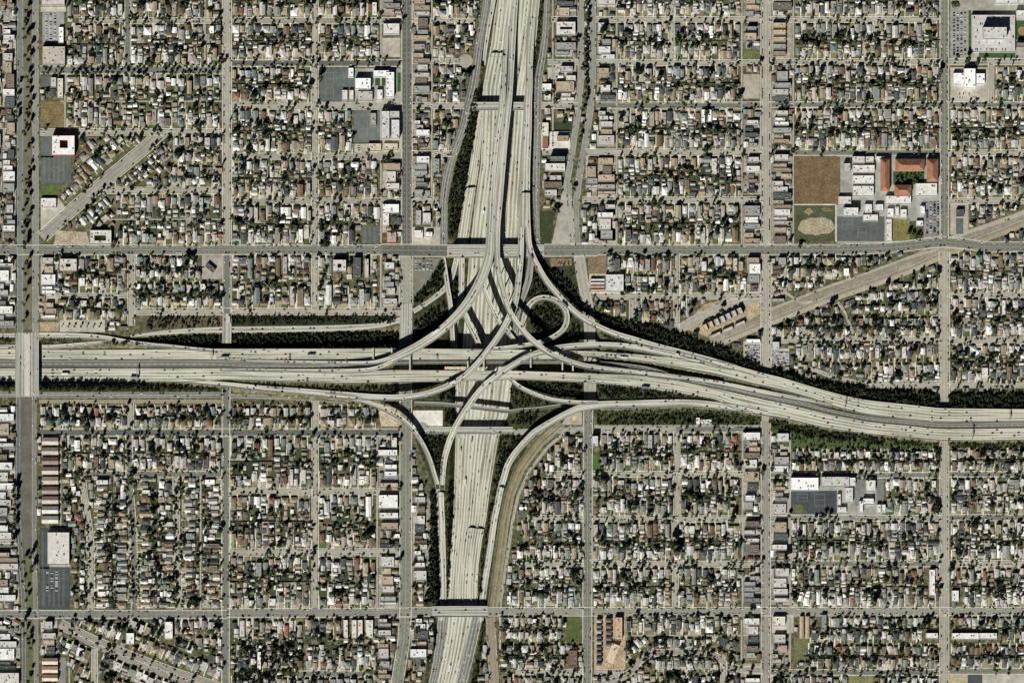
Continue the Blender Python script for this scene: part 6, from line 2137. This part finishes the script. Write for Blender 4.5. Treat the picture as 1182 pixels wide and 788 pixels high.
# ------------------------------------------------------------------ thickets on the banks
THICK = [
    ([(548, 105), (557, 103), (541, 190), (527, 275), (518, 275), (518, 230), (526, 190), (538, 150)], .16, (.9, 1.7), 0),
    ([(625, -10), (629, -10), (619, 78), (617, 85), (616.5, 70)], .22, (.8, 1.5), 0), ([(514.5, 560), (523, 560), (522, 610), (517, 690), (515.5, 690), (515, 620)], .22, (.9, 1.6), 1),
    ([(497, 560), (503, 575), (504.5, 640), (506, 697), (490, 697), (495, 640)], .24, (1.3, 2.3), 1), ([(478, 503), (518, 503), (511, 540), (507, 555), (500, 535), (490, 512)], .2, (1.0, 2.0), 1),
    ([(577, 502), (602, 503), (590, 520), (580, 545), (573, 565), (569, 590), (566, 600), (562, 625), (557, 650), (555, 690), (553, 690), (556, 640), (563, 600), (568, 570)], .2, (1.0, 1.9), 1),
    ([(630 + 18 * math.cos(t), 368 + 18 * math.sin(t)) for t in np.linspace(0, 6.28, 20)], .24, (.9, 1.8), 1), ([(615, 312), (640, 343), (625, 341), (612, 345), (606, 350)], .15, (.8, 1.7), 0),
    ([(663, 330), (668, 348), (700, 366), (742, 373), (783, 385), (812, 396), (850, 406), (878, 421), (878, 427), (830, 412), (780, 398), (730, 386), (700, 376), (670, 358), (650, 340), (632, 312), (640, 312)], .2, (1.2, 2.3), 1),
    ([(740, 374), (782, 386), (812, 397), (805, 405), (770, 396), (740, 386)], .2, (1.4, 2.6), 1),
    ([(892, 425), (905, 430), (940, 440), (1000, 449), (1084, 455), (1084, 468), (1040, 464), (975, 454), (920, 439), (892, 430)], .26, (1.4, 2.6), 1), ([(1096, 455), (1200, 455), (1200, 469), (1096, 469)], .24, (1.4, 2.5), 1),
    ([(888, 484), (950, 496), (1050, 509), (1084, 511), (1084, 515), (1000, 512), (940, 506), (890, 492)], .26, (1.1, 2.0), 1), ([(890, 492), (940, 506), (1000, 512), (1084, 514), (1084, 520), (1000, 521), (940, 516), (890, 506)], .07, (.6, 1.3), 0),
    ([(1096, 511), (1200, 510), (1200, 516), (1096, 518)], .22, (1, 1.8), 1), ([(690, 474), (780, 471), (850, 475), (878, 482), (878, 490), (825, 491), (690, 490)], .17, (.8, 1.6), 2),
    ([(690, 444), (740, 449), (800, 457), (832, 462), (800, 460), (740, 460.5), (690, 461)], .22, (1, 1.7), 1), ([(606, 440), (672, 443), (672, 458), (645, 458), (622, 450)], .18, (1, 2.0), 1),
    ([(588, 444), (605, 452), (630, 462), (645, 466), (600, 470), (592, 470)], .13, (.8, 1.7), 0), ([(594, 477), (622, 475), (618, 485), (612, 491), (590, 491)], .2, (1, 1.9), 1),
    ([(46, 443), (150, 443.5), (210, 445), (255, 449), (255, 451), (46, 451)], .26, (1.1, 1.9), 1), ([(-40, 442), (17, 442), (17, 450), (-40, 450)], .26, (1.1, 1.9), 1),
    ([(120, 396), (160, 392), (200, 388), (255, 386), (255, 400), (230, 401), (190, 398)], .2, (1.1, 2.2), 1), ([(268, 386), (458, 383), (458, 401), (268, 401)], .22, (1.2, 2.4), 1),
    ([(267, 365), (456, 365), (456, 373), (267, 375)], .26, (.6, 1.5), 1), ([(170, 366), (256, 366), (256, 376), (170, 381)], .1, (.8, 1.6), 0),
    ([(478, 345), (505, 310), (512, 300), (514, 330), (500, 339), (480, 353)], .18, (1, 2), 1), ([(478, 375), (500, 357), (515, 347), (518, 370), (500, 385), (478, 395)], .2, (1, 2), 1), ([(523, 322), (529, 320), (529, 345), (524, 350)], .25, (1, 1.7), 1),
    ([(508, 448), (524, 442), (524, 464), (508, 462)], .14, (.9, 1.8), 0), ([(512, 471), (524, 473), (523, 490), (513, 490)], .2, (1, 2), 1), ([(270, 441), (300, 443), (375, 447), (458, 444), (458, 452), (380, 450), (300, 446)], .2, (.9, 1.6), 1),
    ([(558, 712), (561, 712), (556, 745), (550, 788), (541, 800), (548, 765)], .2, (.9, 1.7), 1), ([(660, 375), (668, 372), (670, 396), (650, 396), (656, 385)], .16, (1, 1.8), 1), ([(692, 382), (730, 394), (745, 400), (700, 393)], .2, (.9, 1.5), 1),
    ([(700, 402.6), (740, 405.6), (780, 413), (750, 409), (700, 405)], .3, (.5, 1.0), 2), ([(47, 391.5), (95, 391.5), (92, 394), (47, 397)], .3, (.6, 1.1), 0), ([(-30, 390), (17, 390), (17, 397), (-30, 397)], .2, (.7, 1.4), 1), ([(900, 392), (902, 392), (902, 393)], .1, (.5, .6), 0),
    ([(626, 300), (660, 300), (662, 330), (640, 318)], .05, (.5, 1.0), 1), ([(270, 760), (300, 745), (345, 735), (350, 770), (300, 790), (270, 785)], .05, (1.5, 2.6), 0),
]
TC = [[(.035, .042, .02), (.055, .055, .032), (.025, .032, .016)], [(.018, .025, .013), (.025, .034, .016), (.036, .044, .022), (.055, .058, .032), (.028, .042, .018)], [(.04, .06, .022), (.03, .05, .02), (.06, .066, .032)]]
sc = Scatter()
for poly, dens, (r0, r1), tone in THICK:
    m = np.zeros((NY, NX), bool)
    paint(m, poly)
    pts_ = np.argwhere(m)
    n = int(len(pts_) * dens * (1.45 if tone == 0 else 1.0))
    for _ in range(n):
        i, j = pts_[rng.integers(len(pts_))]
        x, y = j + OX + rng.uniform(-.5, .5), i + OY + rng.uniform(-.5, .5)
        r = rng.uniform(r0 * .7, r1 * 1.1) * S
        sc.add(PROTO_T, x, y, ground_z(x, y), r, r * .75, random.choice(TC[tone]), 1.0)
# the soil under the planted banks is leaf litter and ivy
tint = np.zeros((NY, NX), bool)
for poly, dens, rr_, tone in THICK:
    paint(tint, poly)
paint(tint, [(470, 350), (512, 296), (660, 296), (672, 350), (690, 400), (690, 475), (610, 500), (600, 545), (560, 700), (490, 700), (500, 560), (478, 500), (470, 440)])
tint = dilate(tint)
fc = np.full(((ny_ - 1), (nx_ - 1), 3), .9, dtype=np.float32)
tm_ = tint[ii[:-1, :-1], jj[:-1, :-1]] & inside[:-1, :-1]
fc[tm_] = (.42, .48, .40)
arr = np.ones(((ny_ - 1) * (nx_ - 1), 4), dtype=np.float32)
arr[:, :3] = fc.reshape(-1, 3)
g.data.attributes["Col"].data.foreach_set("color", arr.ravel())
o = sc.build("thicket", M_LEAF)
stuff(o)
tag(o, "dense dark shrubs and thickets covering the freeway banks", "shrubs")

# ------------------------------------------------------------------ vehicles
CARC = [((.75, .75, .74), "white", 6), ((.02, .02, .022), "black", 5), ((.40, .41, .42), "silver", 5), ((.12, .13, .14), "dark grey", 4), ((.30, .03, .025), "red", 1.4), ((.03, .06, .16), "blue", 1.6), ((.35, .30, .22), "beige", 1.2), ((.6, .45, .06), "yellow", .3)]


def car_mesh(m, x, y, z, yaw, col, L=4.6, Wd=1.85, H_=1.45, gi=1, k=1.0):
    ca, sa = math.cos(yaw), math.sin(yaw)

    def T(u, v, w):
        return (x + u * ca - v * sa, y + u * sa + v * ca, z + w)
    L, Wd = L * k, Wd * k
    prof = [(-.5, .35), (-.5, .85), (.5, .75), (.5, .35)]
    for s in (-1, 1):
        pts = [T(p[0] * L, s * Wd / 2, p[1]) for p in prof]
        m.face(pts if s < 0 else list(reversed(pts)), col)
    for i in range(4):
        a, b = prof[i], prof[(i + 1) % 4]
        m.face([T(a[0] * L, -Wd / 2, a[1]), T(a[0] * L, Wd / 2, a[1]), T(b[0] * L, Wd / 2, b[1]), T(b[0] * L, -Wd / 2, b[1])], col)
    cab = [(-.36, .84), (-.26, H_), (.08, H_), (.24, .79)]
    for s in (-1, 1):
        pts = [T(p[0] * L, s * Wd * .43, p[1]) for p in cab]
        m.face(pts, (.02, .02, .02), gi)
    for i in range(3):
        a, b = cab[i], cab[i + 1]
        m.face([T(a[0] * L, -Wd * .43, a[1]), T(a[0] * L, Wd * .43, a[1]), T(b[0] * L, Wd * .43, b[1]), T(b[0] * L, -Wd * .43, b[1])], col if i == 1 else (.02, .02, .02), 0 if i == 1 else gi)
    for u in (-.3, .3):
        for s in (-1, 1):
            c = [T(u * L + .33 * math.cos(t), s * Wd / 2 * 1.01, .33 + .33 * math.sin(t)) for t in np.linspace(0, 2 * math.pi, 9)[:-1]]
            m.face(c, (.015, .015, .015))


car_cache = {}


def car_data(cn, col):
    if cn not in car_cache:
        m = MB()
        car_mesh(m, 0, 0, 0, 0, col, k=1.08)
        o = m.build("car", [M_CAR, M_GLASS])
        car_cache[cn] = o.data
        bpy.data.objects.remove(o)
    return car_cache[cn]


def pickc():
    c = random.choices(CARC, [q[2] for q in CARC])[0]
    return c[0], c[1]


RN = []
for key, (L_, R_, lanes) in RIB.items():
    n = len(L_)
    mid = sweep_mid(L_, R_)
    length = sum(math.hypot(mid[i + 1][0] - mid[i][0], mid[i + 1][1] - mid[i][1]) for i in range(n - 1))
    dens = {"freeway": .3}.get(''.join(ch for ch in key if not ch.isdigit()), .07)
    if lanes >= 4.4 and key.startswith("fly"):
        dens = .12
    num = int(length * dens)
    for _ in range(num):
        i = random.randrange(1, n - 1)
        ln = random.randrange(max(1, int(lanes)))
        t = (ln + .5) / max(1, int(lanes)) if lanes > 1 else .5
        p = lerp3(L_[i], R_[i], t)
        if not (2 < p[0] < 1180 and 2 < p[1] < 786):
            continue
        a, b = mid[i - 1], mid[i + 1]
        yaw = math.atan2(-(b[1] - a[1]), b[0] - a[0]) + (math.pi if random.random() < .5 else 0)
        RN.append((p, yaw, key))
random.shuffle(RN)
# sites for names
zones = {}


def zone_of(p):
    x, y = p[0], p[1]
    if 480 < x < 640:
        if y < 115:
            return "on the top freeway above the northernmost bridge"
        if y < 280:
            return "on the top freeway between its two bridges"
        if y < 400:
            return "among the ramps just below the boulevard bridge"
        if y < 500:
            return "in the heart of the interchange"
        if y < 600:
            return "on the southern freeway below the lower bridge"
        if y < 700:
            return "on the southern freeway above the bottom bridge"
        return "on the freeway at the bottom edge"
    if x < 130:
        return "on the freeway at the far left"
    if x < 300:
        return "on the left freeway before the narrow street bridge" if y < 420 else "on the lower lanes of the left freeway"
    if x <= 480:
        return "on the left freeway near the interchange"
    if x < 800:
        return "on the freeway just right of the interchange"
    if x < 950:
        return "on the curving freeway around the fourth avenue"
    return "on the freeway near the right edge"


TR = RN[:26]
CR = RN[26:26 + 296]
REST = RN[26 + 296:]
zl = {}
for p, yaw, key in CR:
    zl.setdefault(zone_of(p), []).append((p, yaw))
car_root_n = 0
for zn, lst in zl.items():
    vertical = "top freeway" in zn or "southern" in zn or "bottom" in zn
    lst.sort(key=lambda c: c[0][1] if vertical else c[0][0])
    for k, (p, yaw) in enumerate(lst):
        col, cn = pickc()
        o = bpy.data.objects.new("car", car_data(cn, col))
        o.location = W(p[0], p[1], p[2] + .05)
        o.rotation_euler = (0, 0, yaw)
        COL.objects.link(o)
        tag(o, "%s car, %s from the %s %s" % (cn, ordn(k + 1), "top" if vertical else "left", zn), "car", "cars driving on the freeways")
zl = {}
for p, yaw, key in TR:
    zl.setdefault(zone_of(p), []).append((p, yaw))
for zn, lst in zl.items():
    lst.sort(key=lambda c: c[0][0])
    for k, (p, yaw) in enumerate(lst):
        loc = W(p[0], p[1], p[2] + .05)
        big_ = random.random() < .55
        wcol, wname = random.choice([((.75, .75, .73), "white"), ((.7, .7, .7), "white"), ((.45, .42, .36), "beige"), ((.2, .2, .22), "grey")])
        root = empty("truck", loc, "%s %s, %s from the left %s" % (wname, "long lorry" if big_ else "box truck", ordn(k + 1), zn), "truck", "trucks on the freeways")
        root.rotation_euler = (0, 0, yaw)
        TL = 13.5 if big_ else 6.5

        def bx(name, x0, x1, w, z0, z1, c):
            m = MB()
            m.prism([(x0, -w / 2), (x1, -w / 2), (x1, w / 2), (x0, w / 2)], z0, z1, c, bottom=True)
            o = m.build(name, [M_CAR])
            o.parent = root
            return o
        bx("trailer", -TL / 2 - 1, TL / 2 - 1, 2.55, 1.0, 3.95, wcol)
        cb = bx("cab", TL / 2 - .7, TL / 2 + 1.7, 2.4, .6, 3.0, random.choice([(.5, .5, .5), (.3, .05, .04), (.7, .7, .68), (.05, .08, .2)]))
        for u in (-TL / 2, -TL / 2 + 1.3, TL / 2 + 1):
            m = MB()
            for s in (-1, 1):
                m.face([(u + .5 * math.cos(t), s * 1.26, .5 + .5 * math.sin(t)) for t in np.linspace(0, 2 * math.pi, 11)[:-1]], (.015, .015, .015))
            o = m.build("wheel", [M_CAR])
            o.parent = root
mv = MB()
for p, yaw, key in REST:
    w = W(p[0], p[1])
    car_mesh(mv, w[0], w[1], p[2] + .05, yaw, pickc()[0], k=1.08)
tag(stuff(mv.build("traffic", [M_CAR, M_GLASS])), "remaining flow of small cars spread over all the freeway lanes", "traffic")
# parked cars
pk = MB()
for si, (pts, w, park, dens, desc) in enumerate(STREETS):
    if park <= 0 or w < 3:
        continue
    for i in range(len(pts) - 1):
        a, b = pts[i], pts[i + 1]
        d = math.hypot(b[0] - a[0], b[1] - a[1])
        nx, ny = -(b[1] - a[1]) / d, (b[0] - a[0]) / d
        yaw = math.atan2(-(b[1] - a[1]), b[0] - a[0])
        for s in (-1, 1):
            t = random.uniform(0, 3)
            while t < d:
                if random.random() < park * .65:
                    off = s * (w / 2 - .8)
                    x, y = a[0] + (b[0] - a[0]) * t / d + nx * off, a[1] + (b[1] - a[1]) * t / d + ny * off
                    c = W(x, y)
                    col, cn = pickc()
                    car_mesh(pk, c[0], c[1], .2, yaw, col)
                t += 3.5
for x, y, yaw in CARS:
    c = W(x, y)
    col, cn = pickc()
    car_mesh(pk, c[0], c[1], .15, yaw, col)


def lot_cars(x0, y0, x1, y1, rows, vert, fill=.7, colw=None, yaw=0):
    for r in range(rows):
        t = (r + .5) / rows
        s = 0.0
        L0 = (y1 - y0) if vert else (x1 - x0)
        while s < L0:
            if random.random() < fill:
                x, y = (x0 + (x1 - x0) * t, y0 + s) if vert else (x0 + s, y0 + (y1 - y0) * t)
                c = W(x, y)
                col = (.72, .72, .71) if colw and random.random() < colw else pickc()[0]
                car_mesh(pk, c[0], c[1], .15, (0 if vert else math.pi / 2), col)
            s += 1.55


lot_cars(1068, 234, 1085, 271, 4, True, .7)
lot_cars(1099, 14, 1116, 65, 4, True, .55)
lot_cars(51, 17, 66, 47, 3, True, .75, .8)
lot_cars(52, 658, 68, 682, 3, True, .45, .6)
lot_cars(1048, 151, 1056, 170, 2, True, .8)
lot_cars(860, 399, 877, 417, 9, True, .8, .5)
lot_cars(891, 407, 910, 421, 9, True, .8, .5)
lot_cars(478, 299, 500, 312, 5, True, .5, .3)
lot_cars(636, 152, 640, 170, 1, True, .4, .5)
lot_cars(412, 168, 416, 175, 1, True, .5)
lot_cars(1103, 106, 1130, 116, 2, False, .4)
lot_cars(1123, 20, 1169, 60, 5, False, .0)
o = pk.build("parked_cars", [M_CAR, M_GLASS])
stuff(o)
tag(o, "rows of parked cars along the kerbs, in driveways and car parks", "parked cars")
# cars on the county parking deck
dk = MB()
for r in range(6):
    for k in range(26):
        x, y = 1124 + k * 1.8, 21 + r * 7.4
        if 1132 < x < 1163 and 31 < y < 49 or random.random() < .75:
            continue
        c = W(x, y)
        car_mesh(dk, c[0], c[1], 6.02, math.pi / 2, pickc()[0])
tag(stuff(dk.build("parked_cars", [M_CAR, M_GLASS])), "scattered cars parked on the pale deck in the top right corner", "parked cars")

# ------------------------------------------------------------------ sign gantries and bent caps


def gantry(x0, y0, x1, y1, z, label):
    loc = W((x0 + x1) / 2, (y0 + y1) / 2, z)
    root = empty("sign_gantry", loc, label, "sign gantry", "sign gantries over the lanes")
    a, b = W(x0, y0), W(x1, y1)
    dx, dy = b[0] - a[0], b[1] - a[1]
    d = math.hypot(dx, dy)
    ux, uy = dx / d, dy / d
    nx, ny = -uy, ux

    def bar(name, s0, s1, o0, o1, z0, z1, mat):
        m = MB(loc)
        base = [(a[0] + ux * s + nx * o, a[1] + uy * s + ny * o) for s, o in ((s0, o0), (s1, o0), (s1, o1), (s0, o1))]
        m.prism(base, z + z0, z + z1, (.3, .3, .3), bottom=True)
        m.build(name, [mat], root)
    bar("post", -.3, .3, -.3, .3, 0, 8.2, M_METAL)
    bar("post", d - .3, d + .3, -.3, .3, 0, 8.2, M_METAL)
    bar("beam", 0, d, -.7, -.4, 6.6, 8.0, M_METAL)
    bar("beam", 0, d, .4, .7, 6.6, 8.0, M_METAL)
    n = max(1, int(d / 12))
    for k in range(n):
        bar("sign_panel", d * (k + .15) / n, d * (k + .8) / n, .75, .95, 6.0, 9.4, M_SIGN)


gantry(565, 66, 582.5, 66, Z110, "sign gantry over the left lanes near the top of the picture")
gantry(535.5, 222, 548, 221, Z110, "sign gantry over the outer left collector below the northernmost bridge")
gantry(600, 228, 612, 228, 8.1, "sign gantry on the right elevated ramp before the fork")
gantry(538.5, 614, 557, 616, Z110, "wide sign gantry over the right lanes of the southern freeway")
gantry(503.6, 572, 513, 573, -2.5, "sign gantry where two southern ramps merge")
gantry(574, 566, 582, 568, 4.4, "sign gantry across the curving southern ramp")
gantry(158, 425.6, 158, 441, z105(158), "left sign gantry across the lower lanes of the left freeway")
gantry(244, 402.5, 244, 416, z105(244), "sign gantry over the upper lanes left of the narrow street bridge")
gantry(976, 458, 973, 475, z105(975), "sign gantry over the upper lanes of the curving right freeway")
gantry(799, 407, 797, 415, z105(799), "sign gantry where the north-east flyover joins the right freeway")
gantry(1121, 494.5, 1121, 508, z105(1121), "sign gantry over the lower lanes near the right edge")
gantry(1164, 472, 1164, 487, z105(1164), "sign gantry over the upper lanes near the right edge")
gantry(572, 504, 580, 504, -4, "x") if False else None


def bent(x, y0, y1, z, label):
    loc = W(x, (y0 + y1) / 2, 0)
    root = empty("support_frame", loc, label, "support frame", "concrete frames straddling the lanes")
    m = MB(loc)
    box_px(m, x - .8, y0, x + .8, y1, z - 1.9, z, (.48, .46, .40))
    m.build("beam", [M_WALL], root)
    for y in (y0 + .5, y1 - .5):
        m = MB(loc)
        g_ = min(ground_z(x, y), z - 3)
        box_px(m, x - .6, y - .6, x + .6, y + .6, g_ - .3, z - 1.9, (.44, .42, .37))
        m.build("post", [M_WALL], root)


bent(431, 401.5, 417, 15.2, "left frame beam under the thin upper leg of the broad flyover")
bent(452.5, 401.5, 413, 17.2, "frame beam under the broad flyover's bend")
bent(473.5, 407, 427.5, 18.4, "frame beam sticking out between the carriageways under the broad flyover")
bent(558.5, 416, 428, 17.5, "frame beam under the S-shaped flyover between the carriageways")
bent(612.5, 403.5, 424, 16.8, "frame beam under the long right flyover between the carriageways")
bent(649, 414, 427, 20.5, "frame beam under the central viaduct near the loop")
bent(661, 416, 428, 18.4, "frame beam under the central viaduct right of the loop")
bent(540, 416.5, 428, 17.8, "left frame beam beside the tan station roof")
